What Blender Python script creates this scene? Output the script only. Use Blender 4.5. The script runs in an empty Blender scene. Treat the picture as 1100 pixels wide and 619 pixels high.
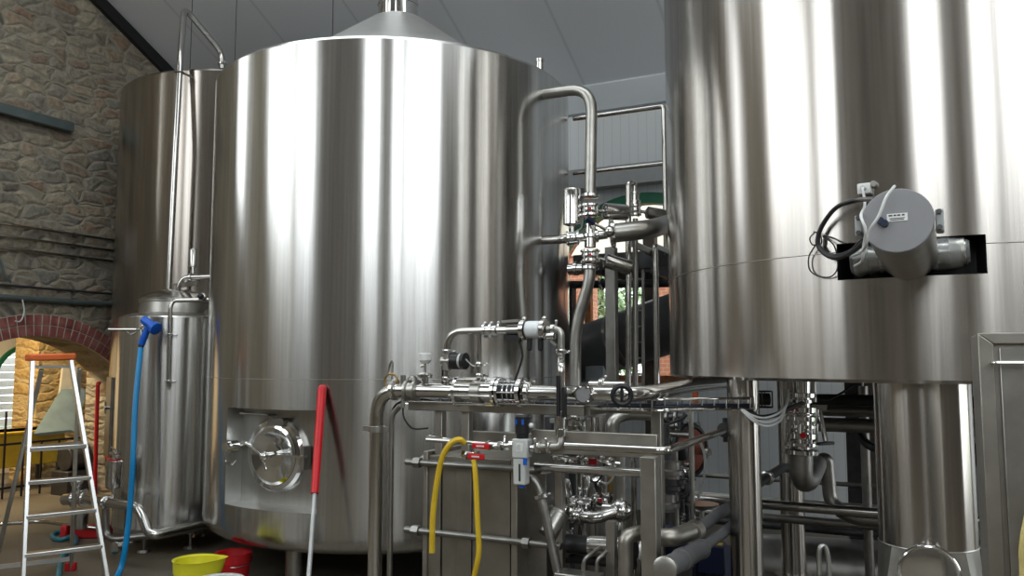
import bpy, math, random
from mathutils import Vector as V, Matrix
random.seed(7)
C = bpy.context.scene.collection
PI = math.pi
# ------------------------------------------------------------------ camera model (1100 x 619)
F = 880.0; PITCH = math.radians(5.0); EYE = V((0, 0, 1.6))
TH = math.radians(26.57)                      # the hall is turned 26.6 degrees to the view
N = V((math.cos(TH), -math.sin(TH), 0)); U = V((math.sin(TH), math.cos(TH), 0)); Z = V((0, 0, 1))
def ray(px, py):
    a = (px-550)/F; b = (309.5-py)/F
    return V((a, math.cos(PITCH)-b*math.sin(PITCH), math.sin(PITCH)+b*math.cos(PITCH)))
def P(px, py, Y): r = ray(px, py); return EYE + r*(Y/r.y)
def PS(px, py, s): r = ray(px, py); return EYE + r*(s/r.dot(U))
def PZ(px, py, z): r = ray(px, py); return EYE + r*((z-1.6)/r.z)
def PN(px, py, n): r = ray(px, py); return EYE + r*(n/r.dot(N))
def RM(n, s, z): return N*n + U*s + Z*z
def hitcyl(c, R, px, py):
    r = ray(px, py); A = r.x**2+r.y**2; B = -2*(r.x*c.x+r.y*c.y); D = B*B-4*A*(c.x**2+c.y**2-R*R)
    t = (-B-math.sqrt(max(D, 0)))/(2*A); return EYE + r*t

cam = bpy.data.cameras.new('camera'); cam.sensor_width = 36; cam.lens = 36*F/1100; cam.clip_start = .05; cam.clip_end = 200
co = bpy.data.objects.new('camera', cam); C.objects.link(co); co.location = EYE; co.rotation_euler = (PI/2+PITCH, 0, 0)
bpy.context.scene.camera = co

# ------------------------------------------------------------------ materials
M = {}
def newmat(name):
    m = bpy.data.materials.new(name); m.use_nodes = True; nt = m.node_tree
    return m, nt, nt.nodes['Principled BSDF']
def nd(nt, t, **kw):
    n = nt.nodes.new(t)
    for k, v in kw.items():
        if hasattr(n, k): setattr(n, k, v)
        else: n.inputs[k].default_value = v
    return n
def coords(nt, scale, kind='Object'):
    tc = nd(nt, 'ShaderNodeTexCoord'); mp = nd(nt, 'ShaderNodeMapping'); mp.inputs['Scale'].default_value = scale
    nt.links.new(tc.outputs[kind], mp.inputs['Vector']); return mp.outputs['Vector']
def ramp(nt, fac, stops, interp='LINEAR'):
    r = nd(nt, 'ShaderNodeValToRGB'); r.color_ramp.interpolation = interp; e = r.color_ramp.elements
    while len(e) < len(stops): e.new(.5)
    for k, (p, c) in enumerate(stops): e[k].position = p; e[k].color = (*c, 1)
    nt.links.new(fac, r.inputs['Fac']); return r.outputs['Color']
def fl(nt, fac, a, b):
    r = nd(nt, 'ShaderNodeMapRange'); r.inputs['To Min'].default_value = a; r.inputs['To Max'].default_value = b
    nt.links.new(fac, r.inputs['Value']); return r.outputs['Result']
def bump(nt, b, h, strength, dist=.02):
    n = nd(nt, 'ShaderNodeBump'); n.inputs['Strength'].default_value = strength; n.inputs['Distance'].default_value = dist
    nt.links.new(h, n.inputs['Height']); nt.links.new(n.outputs['Normal'], b.inputs['Normal'])
def plain(name, col, rough=.5, metal=0, var=.12, sc=9, spec=.5):
    m, nt, b = newmat(name); b.inputs['Metallic'].default_value = metal; b.inputs['Specular IOR Level'].default_value = spec
    no = nd(nt, 'ShaderNodeTexNoise'); no.inputs['Scale'].default_value = 1; no.inputs['Detail'].default_value = 4
    nt.links.new(coords(nt, (sc, sc, sc)), no.inputs['Vector'])
    nt.links.new(ramp(nt, no.outputs['Fac'], [(.3, tuple(c*(1-var) for c in col)), (.7, tuple(min(1, c*(1+var)) for c in col))]), b.inputs['Base Color'])
    nt.links.new(fl(nt, no.outputs['Fac'], rough*.85, min(1, rough*1.15)), b.inputs['Roughness'])
    M[name] = m; return m
def brushed(name, col, rough, aniso, streak=.12, sx=38, stain=.0):
    m, nt, b = newmat(name); b.inputs['Metallic'].default_value = 1
    b.inputs['Anisotropic'].default_value = aniso
    cx = nd(nt, 'ShaderNodeCombineXYZ'); cx.inputs['Z'].default_value = 1; nt.links.new(cx.outputs['Vector'], b.inputs['Tangent'])
    no = nd(nt, 'ShaderNodeTexNoise'); no.inputs['Scale'].default_value = 1; no.inputs['Detail'].default_value = 6; no.inputs['Roughness'].default_value = .65
    nt.links.new(coords(nt, (sx, sx, .5)), no.inputs['Vector'])
    c1 = ramp(nt, no.outputs['Fac'], [(.3, tuple(c*(1-streak) for c in col)), (.7, tuple(min(1, c*(1+streak)) for c in col))])
    if stain:
        n2 = nd(nt, 'ShaderNodeTexNoise'); n2.inputs['Scale'].default_value = 1; n2.inputs['Detail'].default_value = 5; n2.inputs['Distortion'].default_value = .6
        nt.links.new(coords(nt, (9, 9, .35)), n2.inputs['Vector'])
        mx = nd(nt, 'ShaderNodeMix'); mx.data_type = 'RGBA'; mx.inputs['Factor'].default_value = 1; mx.blend_type = 'MULTIPLY'
        nt.links.new(c1, mx.inputs['A']); nt.links.new(ramp(nt, n2.outputs['Fac'], [(.4, (1-stain,)*3), (.62, (1, 1, 1))]), mx.inputs['B']); c1 = mx.outputs['Result']
    nt.links.new(c1, b.inputs['Base Color'])
    nt.links.new(fl(nt, no.outputs['Fac'], rough*.82, rough*1.18), b.inputs['Roughness'])
    M[name] = m; return m
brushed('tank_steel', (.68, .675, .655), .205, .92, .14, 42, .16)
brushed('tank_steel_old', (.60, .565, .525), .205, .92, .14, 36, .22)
brushed('tank_steel_dark_reflect', (.40, .365, .33), .205, .92, .14, 36, .22)  # darker, browner copy of the tank steel: dark reflections put into the colour
brushed('recess_shade_steel', (.42, .41, .39), .30, .6, .08, 20)  # recess plate: shadow of the recess put into a darker base colour
plain('cone_steel', (.50, .50, .49), .5, 1, .05)
plain('steel', (.58, .57, .545), .17, 1, .06, 30)
plain('polished', (.74, .74, .73), .09, 1, .04, 30)
plain('satin', (.44, .43, .40), .36, 1, .1, 14)
plain('frame_steel', (.40, .38, .34), .42, 1, .1, 12)
plain('panel_steel', (.33, .31, .27), .40, 1, .16, 5)
plain('rod_steel', (.27, .265, .25), .36, 1, .15, 10)
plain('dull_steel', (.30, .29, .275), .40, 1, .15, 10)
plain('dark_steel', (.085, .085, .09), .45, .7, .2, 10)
plain('duct', (.16, .165, .17), .5, .4, .12, 6)
plain('rust_steel', (.16, .13, .11), .5, .7, .25, 8)
plain('black', (.012, .012, .014), .42, 0, .2)
plain('rubber', (.03, .03, .034), .6, 0, .2)
plain('insul', (.11, .11, .115), .7, 0, .15)
plain('red', (.62, .012, .018), .35, 0, .08)
plain('red_bucket', (.55, .015, .02), .45, 0, .1)
plain('orange', (.78, .16, .035), .45, 0, .08)
plain('dark_orange', (.40, .07, .02), .5, 0, .25)
plain('yellow', (.72, .68, .03), .45, 0, .06)
plain('hose_yellow', (.74, .50, .03), .4, 0, .08)
plain('pale_yellow', (.62, .52, .2), .5, 0, .1)
plain('bin_yellow', (.60, .40, .03), .5, 0, .12)
plain('blue_hose', (.0, .24, .55), .38, 0, .08)
plain('blue', (.01, .12, .62), .35, 0, .08)
plain('teal', (.02, .17, .22), .45, 0, .1)
plain('navy', (.012, .02, .06), .4, 0, .1)
plain('white_plastic', (.82, .83, .82), .4, 0, .03)
plain('grey_plastic', (.60, .62, .60), .45, 0, .04)
plain('grey_paint', (.42, .44, .44), .5, 0, .05)
plain('face_grey', (.27, .27, .28), .55, .2, .04)
plain('alu', (.70, .71, .70), .32, 1, .05)
plain('pole_grey', (.55, .56, .56), .4, .3, .05)
plain('board', (.24, .32, .34), .55, 0, .15, 5)
plain('pale_board', (.72, .68, .56), .6, 0, .1)
plain('green_paint', (.015, .16, .085), .4, 0, .1)
plain('conduit', (.15, .19, .19), .4, .5, .1)
plain('wood', (.42, .17, .07), .6, 0, .3, 14)
plain('brass', (.45, .30, .12), .35, 1, .1)
plain('leaf', (.36, .48, .30), .6, 0, .4, 1.6)
plain('bark', (.10, .07, .05), .8, 0, .3)
plain('grass', (.08, .13, .03), .9, 0, .3, 2)
plain('pale_block', (.42, .47, .5), .5, 0, .05)
# clear plastic wrap
m, nt, b = newmat('wrap'); b.inputs['Base Color'].default_value = (.8, .82, .82, 1); b.inputs['Roughness'].default_value = .12; b.inputs['Transmission Weight'].default_value = .75; b.inputs['IOR'].default_value = 1.15
no = nd(nt, 'ShaderNodeTexNoise'); no.inputs['Scale'].default_value = 14; no.inputs['Detail'].default_value = 5; no.inputs['Distortion'].default_value = 1
nt.links.new(coords(nt, (1, 1, 1)), no.inputs['Vector']); bump(nt, b, no.outputs['Fac'], .8, .03); M['wrap'] = m
m, nt, b = newmat('glass'); b.inputs['Base Color'].default_value = (.95, .97, .96, 1); b.inputs['Roughness'].default_value = .02; b.inputs['Transmission Weight'].default_value = 1; b.inputs['IOR'].default_value = 1.02
no = nd(nt, 'ShaderNodeTexNoise'); no.inputs['Scale'].default_value = 3; nt.links.new(fl(nt, no.outputs['Fac'], .0, .03), b.inputs['Roughness']); M['glass'] = m
m, nt, b = newmat('sight'); b.inputs['Roughness'].default_value = .3; b.inputs['Transmission Weight'].default_value = .08
no = nd(nt, 'ShaderNodeTexNoise'); no.inputs['Scale'].default_value = 30
nt.links.new(ramp(nt, no.outputs['Fac'], [(.3, (.78, .82, .84)), (.7, (.88, .92, .94))]), b.inputs['Base Color']); M['sight'] = m
# stone walls
def stone(name, cols, mortar, sc=(1, 3.9, 8.6), bs=.5):
    m, nt, b = newmat(name); b.inputs['Roughness'].default_value = .9; b.inputs['Specular IOR Level'].default_value = .2
    vec = coords(nt, (1, 1, 1))
    n0 = nd(nt, 'ShaderNodeTexNoise'); n0.inputs['Scale'].default_value = 3.2; n0.inputs['Detail'].default_value = 6; nt.links.new(vec, n0.inputs['Vector'])
    mx = nd(nt, 'ShaderNodeVectorMath', operation='MULTIPLY_ADD'); nt.links.new(n0.outputs['Color'], mx.inputs[0]); mx.inputs[1].default_value = (.0, .34, .20); nt.links.new(vec, mx.inputs[2])
    mp = nd(nt, 'ShaderNodeMapping'); mp.inputs['Scale'].default_value = sc; nt.links.new(mx.outputs[0], mp.inputs['Vector'])
    vo = nd(nt, 'ShaderNodeTexVoronoi'); vo.inputs['Scale'].default_value = 1; vo.inputs['Randomness'].default_value = .85; nt.links.new(mp.outputs[0], vo.inputs['Vector'])
    ve = nd(nt, 'ShaderNodeTexVoronoi', feature='DISTANCE_TO_EDGE'); ve.inputs['Scale'].default_value = 1; ve.inputs['Randomness'].default_value = .85; nt.links.new(mp.outputs[0], ve.inputs['Vector'])
    sp = nd(nt, 'ShaderNodeSeparateColor'); nt.links.new(vo.outputs['Color'], sp.inputs[0])
    cc = ramp(nt, sp.outputs[0], [(k/(len(cols)-1), c) for k, c in enumerate(cols)])
    n1 = nd(nt, 'ShaderNodeTexNoise'); n1.inputs['Scale'].default_value = 16; n1.inputs['Detail'].default_value = 7; n1.inputs['Roughness'].default_value = .7; nt.links.new(vec, n1.inputs['Vector'])
    ml = nd(nt, 'ShaderNodeMix'); ml.data_type = 'RGBA'; ml.blend_type = 'MULTIPLY'; ml.inputs['Factor'].default_value = 1
    nt.links.new(cc, ml.inputs['A']); nt.links.new(ramp(nt, n1.outputs['Fac'], [(.3, (.5, .5, .5)), (.7, (1.25, 1.2, 1.15))]), ml.inputs['B'])
    mm = nd(nt, 'ShaderNodeMix'); mm.data_type = 'RGBA'; nt.links.new(ramp(nt, ve.outputs['Distance'], [(.03, (0, 0, 0)), (.17, (1, 1, 1))]), mm.inputs['Factor'])
    mm.inputs['A'].default_value = (*mortar, 1); nt.links.new(ml.outputs['Result'], mm.inputs['B']); nt.links.new(mm.outputs['Result'], b.inputs['Base Color'])
    h = nd(nt, 'ShaderNodeMath', operation='MULTIPLY_ADD'); nt.links.new(ramp(nt, ve.outputs['Distance'], [(.0, (0, 0, 0)), (.22, (1, 1, 1))]), h.inputs[0]); h.inputs[1].default_value = 1
    nt.links.new(n1.outputs['Fac'], h.inputs[2]); bump(nt, b, h.outputs[0], bs, .06); M[name] = m
stone('stone', [(.26, .235, .18), (.42, .37, .28), (.28, .27, .23), (.34, .24, .17), (.50, .45, .34), (.36, .31, .23), (.17, .15, .13)], (.33, .30, .235))
stone('warm_stone', [(.52, .36, .15), (.62, .45, .20), (.42, .27, .12), (.58, .46, .25)], (.55, .42, .22))
def bricks(name, c1, c2, mo, sc):
    m, nt, b = newmat(name); b.inputs['Roughness'].default_value = .85
    t = nd(nt, 'ShaderNodeTexBrick'); t.inputs['Color1'].default_value = (*c1, 1); t.inputs['Color2'].default_value = (*c2, 1); t.inputs['Mortar'].default_value = (*mo, 1)
    t.inputs['Scale'].default_value = sc; t.inputs['Mortar Size'].default_value = .014
    tc = nd(nt, 'ShaderNodeTexCoord'); sx = nd(nt, 'ShaderNodeSeparateXYZ'); cb = nd(nt, 'ShaderNodeCombineXYZ')
    nt.links.new(tc.outputs['Object'], sx.inputs[0])
    ad = nd(nt, 'ShaderNodeMath', operation='ADD'); nt.links.new(sx.outputs['X'], ad.inputs[0]); nt.links.new(sx.outputs['Y'], ad.inputs[1])
    nt.links.new(ad.outputs[0], cb.inputs['X']); nt.links.new(sx.outputs['Z'], cb.inputs['Y']); nt.links.new(cb.outputs[0], t.inputs['Vector'])
    nt.links.new(t.outputs['Color'], b.inputs['Base Color']); bump(nt, b, t.outputs['Fac'], -.4, .01); M[name] = m
bricks('brick_wall', (.50, .19, .10), (.40, .15, .08), (.50, .42, .34), 4.2)
# arch bricks: colour changes from brick to brick
m, nt, b = newmat('arch_brick'); b.inputs['Roughness'].default_value = .85
no = nd(nt, 'ShaderNodeTexNoise'); no.inputs['Scale'].default_value = 6; no.inputs['Detail'].default_value = 3; nt.links.new(coords(nt, (1, 1, 1)), no.inputs['Vector'])
nt.links.new(ramp(nt, no.outputs['Fac'], [(.3, (.16, .045, .04)), (.5, (.29, .085, .07)), (.7, (.36, .15, .12))]), b.inputs['Base Color']); bump(nt, b, no.outputs['Fac'], .4); M['arch_brick'] = m
plain('mortar', (.50, .45, .38), .9, 0, .15, 12)
# white insulated panels with fine upright ribs
def panel(name, col, axis, sc, gap, gw):
    m, nt, b = newmat(name); b.inputs['Roughness'].default_value = .42
    w = nd(nt, 'ShaderNodeTexWave', wave_type='BANDS', bands_direction=axis); w.inputs['Scale'].default_value = sc; w.inputs['Distortion'].default_value = 0
    nt.links.new(coords(nt, (1, 1, 1)), w.inputs['Vector'])
    no = nd(nt, 'ShaderNodeTexNoise'); no.inputs['Scale'].default_value = .8; no.inputs['Detail'].default_value = 4
    mx = nd(nt, 'ShaderNodeMix'); mx.data_type = 'RGBA'; mx.blend_type = 'MULTIPLY'; mx.inputs['Factor'].default_value = 1
    nt.links.new(ramp(nt, w.outputs['Fac'], [(0, tuple(c*gap for c in col)), (gw, col)]), mx.inputs['A'])
    nt.links.new(ramp(nt, no.outputs['Fac'], [(.3, (.9, .9, .9)), (.7, (1, 1, 1))]), mx.inputs['B'])
    nt.links.new(mx.outputs['Result'], b.inputs['Base Color']); bump(nt, b, w.outputs['Fac'], .15, .004); M[name] = m
panel('wall_panel', (.84, .87, .88), 'X', 3.1, .86, .035)
panel('ceiling_panel', (.84, .86, .88), 'X', .28, .84, .0012)
plain('white_wall', (.60, .64, .66), .7, 0, .06, 1.5)
plain('brown_wall', (.155, .137, .118), .85, 0, .3, 1.2)
plain('plaster', (.72, .69, .64), .85, 0, .06, 2)
# concrete floor
m, nt, b = newmat('concrete'); n1 = nd(nt, 'ShaderNodeTexNoise'); n1.inputs['Scale'].default_value = 1.3; n1.inputs['Detail'].default_value = 8; n1.inputs['Roughness'].default_value = .65
nt.links.new(coords(nt, (1, 1, 1)), n1.inputs['Vector'])
nt.links.new(ramp(nt, n1.outputs['Fac'], [(.3, (.085, .07, .048)), (.5, (.125, .105, .075)), (.72, (.17, .145, .11))]), b.inputs['Base Color'])
nt.links.new(fl(nt, n1.outputs['Fac'], .3, .7), b.inputs['Roughness']); bump(nt, b, n1.outputs['Fac'], .1, .01); M['concrete'] = m

# ------------------------------------------------------------------ mesh builder
def frame(d):
    d = d.normalized(); a = Z if abs(d.z) < .95 else V((1, 0, 0))
    x = a.cross(d).normalized(); return x, d.cross(x).normalized(), d
class MB:
    def __init__(s): s.v = []; s.f = []; s.sm = []
    def add(s, vs, fs, smooth=True):
        o = len(s.v); s.v += [V(q) for q in vs]; s.f += [tuple(i+o for i in f) for f in fs]; s.sm += [smooth]*len(fs); return s
    def rings(s, rings, cap=True, close=False):
        n = len(rings[0]); vs = [q for r in rings for q in r]; fs = []
        R = len(rings)
        for i in range(R if close else R-1):
            a = i*n; b2 = ((i+1) % R)*n
            for j in range(n):
                k = (j+1) % n; fs.append((a+j, a+k, b2+k, b2+j))
        if cap and not close:
            fs.append(tuple(reversed(range(n)))); fs.append(tuple((R-1)*n+j for j in range(n)))
        return s.add(vs, fs)
    def cyl(s, p0, p1, r0, r1=None, n=20, cap=True, rot=0):
        r1 = r0 if r1 is None else r1; x, y, d = frame(p1-p0)
        ring = lambda p, r: [p + x*(r*math.cos(rot+2*PI*j/n)) + y*(r*math.sin(rot+2*PI*j/n)) for j in range(n)]
        return s.rings([ring(p0, r0), ring(p1, r1)], cap)
    def lathe(s, o, ax, prof, n=28, cap=True):
        x, y, d = frame(ax)
        return s.rings([[o + d*h + x*(max(r, 1e-4)*math.cos(2*PI*j/n)) + y*(max(r, 1e-4)*math.sin(2*PI*j/n)) for j in range(n)] for r, h in prof], cap)
    def tube(s, pts, r, bend=0, n=14, cap=True, seg=6):
        pts = [V(p) for p in pts]; path = [pts[0]]
        for i in range(1, len(pts)-1):
            a, b, c = pts[i-1], pts[i], pts[i+1]; d1 = (a-b); d2 = (c-b)
            if bend <= 0 or d1.length < 1e-5 or d2.length < 1e-5: path.append(b); continue
            t = min(bend, d1.length*.48, d2.length*.48); q0 = b+d1.normalized()*t; q1 = b+d2.normalized()*t
            for k in range(seg+1):
                u = k/seg; path.append(q0*(1-u)**2 + b*2*u*(1-u) + q1*u*u)
        path.append(pts[-1])
        pp = [path[0]]
        for q in path[1:]:
            if (q-pp[-1]).length > 1e-5: pp.append(q)
        path = pp; tang = []
        for i in range(len(path)):
            a = path[max(i-1, 0)]; b = path[min(i+1, len(path)-1)]; tang.append((b-a).normalized())
        x, y, d = frame(tang[0]); rings = []
        for i, t in enumerate(tang):
            x = (x - t*x.dot(t)); x = x.normalized() if x.length > 1e-6 else frame(t)[0]; y = t.cross(x)
            rings.append([path[i] + x*(r*math.cos(2*PI*j/n)) + y*(r*math.sin(2*PI*j/n)) for j in range(n)])
        return s.rings(rings, cap)
    def box(s, c, sx, sy, sz, ax=None):
        X, Y, Zx = ax or (V((1, 0, 0)), V((0, 1, 0)), Z); vs = []
        for i in (-.5, .5):
            for j in (-.5, .5):
                for k in (-.5, .5): vs.append(c + X*(sx*i) + Y*(sy*j) + Zx*(sz*k))
        return s.add(vs, [(0, 1, 3, 2), (4, 6, 7, 5), (0, 4, 5, 1), (2, 3, 7, 6), (0, 2, 6, 4), (1, 5, 7, 3)], False)
    def bar(s, p0, p1, w, h, up=None):
        d = (p1-p0); L = d.length; d.normalize(); up = up or (Z if abs(d.z) < .9 else U)
        x = d.cross(up).normalized(); y = x.cross(d).normalized()
        return s.box((p0+p1)/2, w, L, h, (x, d, y))
    def torus(s, c, ax, R, r, n=32, k=10, a0=0, a1=2*PI):
        x, y, d = frame(ax); full = abs(a1-a0-2*PI) < 1e-6; m = n if full else n+1; rings = []
        for i in range(m):
            t = a0+(a1-a0)*i/n; e = x*math.cos(t)+y*math.sin(t)
            rings.append([c + e*(R + r*math.cos(2*PI*j/k)) + d*(r*math.sin(2*PI*j/k)) for j in range(k)])
        return s.rings(rings, True, full)
    def sphere(s, c, r, n=18, m=10, sq=(1, 1, 1)):
        pr = [[c + V((r*sq[0]*math.sin(PI*i/m)*math.cos(2*PI*j/n), r*sq[1]*math.sin(PI*i/m)*math.sin(2*PI*j/n), -r*sq[2]*math.cos(PI*i/m))) for j in range(n)] for i in range(m+1)]
        pr[0] = [q*.999+c*.001 if 0 else q + V((1e-5*math.cos(2*PI*j/n), 1e-5*math.sin(2*PI*j/n), 0)) for j, q in enumerate(pr[0])]
        return s.rings(pr)
    def prism(s, poly, d):
        n = len(poly); return s.add(list(poly)+[q+d for q in poly], [tuple(reversed(range(n))), tuple(range(n, 2*n))]+[(i, (i+1) % n, n+(i+1) % n, n+i) for i in range(n)], False)
    def quad(s, a, b, c, d): return s.add([a, b, c, d], [(0, 1, 2, 3)], False)
    def build(s, name, mat, parent=None, bevel=0, label=None, room=False, ang=35):
        vs = s.v
        me = bpy.data.meshes.new(name)
        if parent is not None: org = wloc(parent)
        elif room: org = V((0, 0, 0))
        else:
            lo = [min(q[i] for q in vs) for i in range(3)]; hi = [max(q[i] for q in vs) for i in range(3)]
            org = V(((lo[0]+hi[0])/2, (lo[1]+hi[1])/2, lo[2]))
        me.from_pydata([tuple(q-org) for q in vs], [], s.f); me.update()
        import bmesh
        bm = bmesh.new(); bm.from_mesh(me); bmesh.ops.recalc_face_normals(bm, faces=bm.faces); bm.to_mesh(me); bm.free()
        me.polygons.foreach_set('use_smooth', [True]*len(me.polygons)); me.set_sharp_from_angle(angle=math.radians(ang))
        o = bpy.data.objects.new(name, me); C.objects.link(o); me.materials.append(M[mat])
        if parent is not None: o.parent = parent; WL[o] = org
        else: o.location = org; WL[o] = org
        if room: o.rotation_euler = (0, 0, -TH)
        if bevel:
            bv = o.modifiers.new('bevel', 'BEVEL'); bv.width = bevel; bv.segments = 2; bv.limit_method = 'ANGLE'
        if label: o['label'] = label
        return o
WL = {}
def wloc(o): return WL[o]
def thing(name, label, cat, loc, group=None):
    o = bpy.data.objects.new(name, None); o.empty_display_size = .1; C.objects.link(o); o.location = loc; WL[o] = V(loc)
    o['label'] = label; o['category'] = cat
    if group: o['group'] = group
    return o
def tag(o, label, cat, group=None, kind=None):
    o['label'] = label; o['category'] = cat
    if group: o['group'] = group
    if kind: o['kind'] = kind
    return o
def struct(name, mb, mat, label, cat, ang=35):
    o = mb.build(name, mat, None, 0, None, True, ang); o['kind'] = 'structure'; o['label'] = label; o['category'] = cat; return o
def L(v): return V(v)                      # room coordinates (n, s, z) used directly in room-built meshes

# ------------------------------------------------------------------ the hall (built in room coordinates, turned as one)
NL, NR, SF, SB = -8.7, 4.6, -5.0, 8.6
ZE, SLOPE = 4.75, .52
zc = lambda s: ZE + SLOPE*(SB-s)
def holed(mb, a0, a1, z0, z1fn, holes, pt):
    """wall from along-coordinate a0..a1, floor z0 to z1fn(a); rectangular holes (a,b,zlo,zhi); pt(a,z) -> point"""
    xs = sorted({a0, a1, *[h[0] for h in holes], *[h[1] for h in holes]})
    for x0, x1 in zip(xs, xs[1:]):
        cuts = sorted([(h[2], h[3]) for h in holes if h[0] <= x0+1e-6 and h[1] >= x1-1e-6]); z = z0
        for lo, hi in cuts:
            if lo > z: mb.quad(pt(x0, z), pt(x1, z), pt(x1, lo), pt(x0, lo))
            z = hi
        mb.quad(pt(x0, z), pt(x1, z), pt(x1, z1fn(x1)), pt(x0, z1fn(x0)))
# floor, ceiling
fb = MB(); fb.box(V((-2.5, 2, -.1)), 19.5, 22, .2); struct('floor', fb, 'concrete', 'worn brown concrete floor of the brewhouse', 'floor')
cb = MB()
SKY_FILL = (-6.5, 3.6, 2.3, 4.6)                                  # added roof opening, out of view, to brighten back wall and tanks (n0, n1, s0, s1)
for up_ in (0, .15):
    holed(cb, NL-.3, NR+.3, SF-.2, lambda n: SB+.05, [SKY_FILL], lambda n, s_: V((n, s_, zc(s_)+up_)))
for a, b_ in (((NL-.3, SF-.2), (NR+.3, SF-.2)), ((NR+.3, SF-.2), (NR+.3, SB+.05)), ((NR+.3, SB+.05), (NL-.3, SB+.05)), ((NL-.3, SB+.05), (NL-.3, SF-.2)),
              ((SKY_FILL[0], SKY_FILL[2]), (SKY_FILL[1], SKY_FILL[2])), ((SKY_FILL[1], SKY_FILL[2]), (SKY_FILL[1], SKY_FILL[3])), ((SKY_FILL[1], SKY_FILL[3]), (SKY_FILL[0], SKY_FILL[3])), ((SKY_FILL[0], SKY_FILL[3]), (SKY_FILL[0], SKY_FILL[2]))):
    cb.quad(V((*a, zc(a[1]))), V((*b_, zc(b_[1]))), V((*b_, zc(b_[1])+.15)), V((*a, zc(a[1])+.15)))
ld = bpy.data.lights.new('daylight', 'AREA'); ld.shape = 'RECTANGLE'; ld.size = SKY_FILL[1]-SKY_FILL[0]; ld.size_y = (SKY_FILL[3]-SKY_FILL[2])*math.sqrt(1+SLOPE**2); ld.cycles.is_portal = True
lo = bpy.data.objects.new('daylight', ld); C.objects.link(lo); sm_ = (SKY_FILL[2]+SKY_FILL[3])/2; lo.location = RM((SKY_FILL[0]+SKY_FILL[1])/2, sm_, zc(sm_)+.08)
dn = -(Z+U*SLOPE).normalized(); lo.rotation_euler = Matrix((N, dn.cross(N)*-1, -dn)).transposed().to_euler()
struct('ceiling', cb, 'ceiling_panel', 'sloping ceiling of pale insulated panels', 'ceiling')
# hall windows out of view, most behind the photographer: (wall, a0, a1, z0, z1)
WINS_F = [(-8.6, -6.3, 3.7, 9.8), (-.8, 1.1, 3.6, 9.8), (2.8, 4.5, 3.6, 9.8)]
WINS_L = [(-4.9, .2, 3.8, 9.0), (2.5, 3.3, 3.6, 7.0)]
WINS_R = [(-4.8, .6, 3.6, 8.6), (4.7, 8.3, .4, 3.8)]  # second, low window is added out of view to brighten the back wall
# left wall: rubble stone with a brick arch (crown at s=5.75) and gallery glazing behind the photographer
AC, AR, AZ, AH = 5.75, 1.45, .407, 1.0
arch_z = lambda s: AZ + math.sqrt(max(AR*AR-(s-AC)**2, 0))
wl = MB(); TL = .55
ptL = lambda x: (lambda s, z: V((x, s, z)))
for x in (NL, NL-TL):
    holed(wl, SF, AC-AH, 0, zc, [(w[0], w[1], w[2], w[3]) for w in WINS_L], ptL(x))
    k = 16
    for i in range(k):
        s0 = AC-AH+2*AH*i/k; s1 = AC-AH+2*AH*(i+1)/k
        wl.quad(V((x, s0, arch_z(s0))), V((x, s1, arch_z(s1))), V((x, s1, zc(s1))), V((x, s0, zc(s0))))
    holed(wl, AC+AH, SB, 0, zc, [], ptL(x))
for i in range(k):                                           # soffit of the arch and the jambs
    s0 = AC-AH+2*AH*i/k; s1 = AC-AH+2*AH*(i+1)/k
    wl.quad(V((NL, s0, arch_z(s0))), V((NL, s1, arch_z(s1))), V((NL-TL, s1, arch_z(s1))), V((NL-TL, s0, arch_z(s0))))
for s0 in (AC-AH, AC+AH): wl.quad(V((NL, s0, 0)), V((NL-TL, s0, 0)), V((NL-TL, s0, arch_z(s0))), V((NL, s0, arch_z(s0))))
for a0, a1, z0, z1 in WINS_L:
    for q in ((a0, z0, a1, z0), (a1, z0, a1, z1), (a1, z1, a0, z1), (a0, z1, a0, z0)):
        wl.quad(V((NL, q[0], q[1])), V((NL, q[2], q[3])), V((NL-TL, q[2], q[3])), V((NL-TL, q[0], q[1])))
struct('wall_left', wl, 'stone', 'rubble stone wall with an arched doorway', 'wall')
# brick arch ring
ab = MB(); am = MB(); nb = 26; t0 = math.asin(AH/AR)
for i in range(nb):
    t = -t0 + 2*t0*(i+.5)/nb; w = 2*t0*(AR+.1)/nb
    e = V((0, math.sin(t), math.cos(t))); tg = V((0, math.cos(t), -math.sin(t)))
    for (r0, r1, sh) in ((AR+.003, AR+.115, 0), (AR+.127, AR+.235, .0)):
        rr = (r0+r1)/2; split = (i % 2 == 0)
        if split or r0 > AR+.1:
            ab.box(V((NL+.012, AC, AZ))+e*rr, .07, w*.80*rr/(AR+.1), r1-r0, (V((1, 0, 0)), tg, e))
        else:
            ab.box(V((NL+.012, AC, AZ))+e*(rr), .07, w*.80*rr/(AR+.1), (r1-r0), (V((1, 0, 0)), tg, e))
for i in range(40):
    ta = -t0+2*t0*i/40; tb = -t0+2*t0*(i+1)/40
    q = lambda t, r, x: V((x, AC+math.sin(t)*r, AZ+math.cos(t)*r))
    am.quad(q(ta, AR, NL+.038), q(tb, AR, NL+.038), q(tb, AR+.24, NL+.038), q(ta, AR+.24, NL+.038))
    am.quad(q(ta, AR, NL+.038), q(tb, AR, NL+.038), q(tb, AR, NL-.002), q(ta, AR, NL-.002))
    am.quad(q(ta, AR+.24, NL+.038), q(tb, AR+.24, NL+.038), q(tb, AR+.24, NL-.002), q(ta, AR+.24, NL-.002))
ao = struct('trim_1', ab, 'arch_brick', 'red brick arch over the doorway in the stone wall', 'arch')
struct('trim_2', am, 'mortar', 'mortar bed between the arch bricks', 'mortar')
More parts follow.
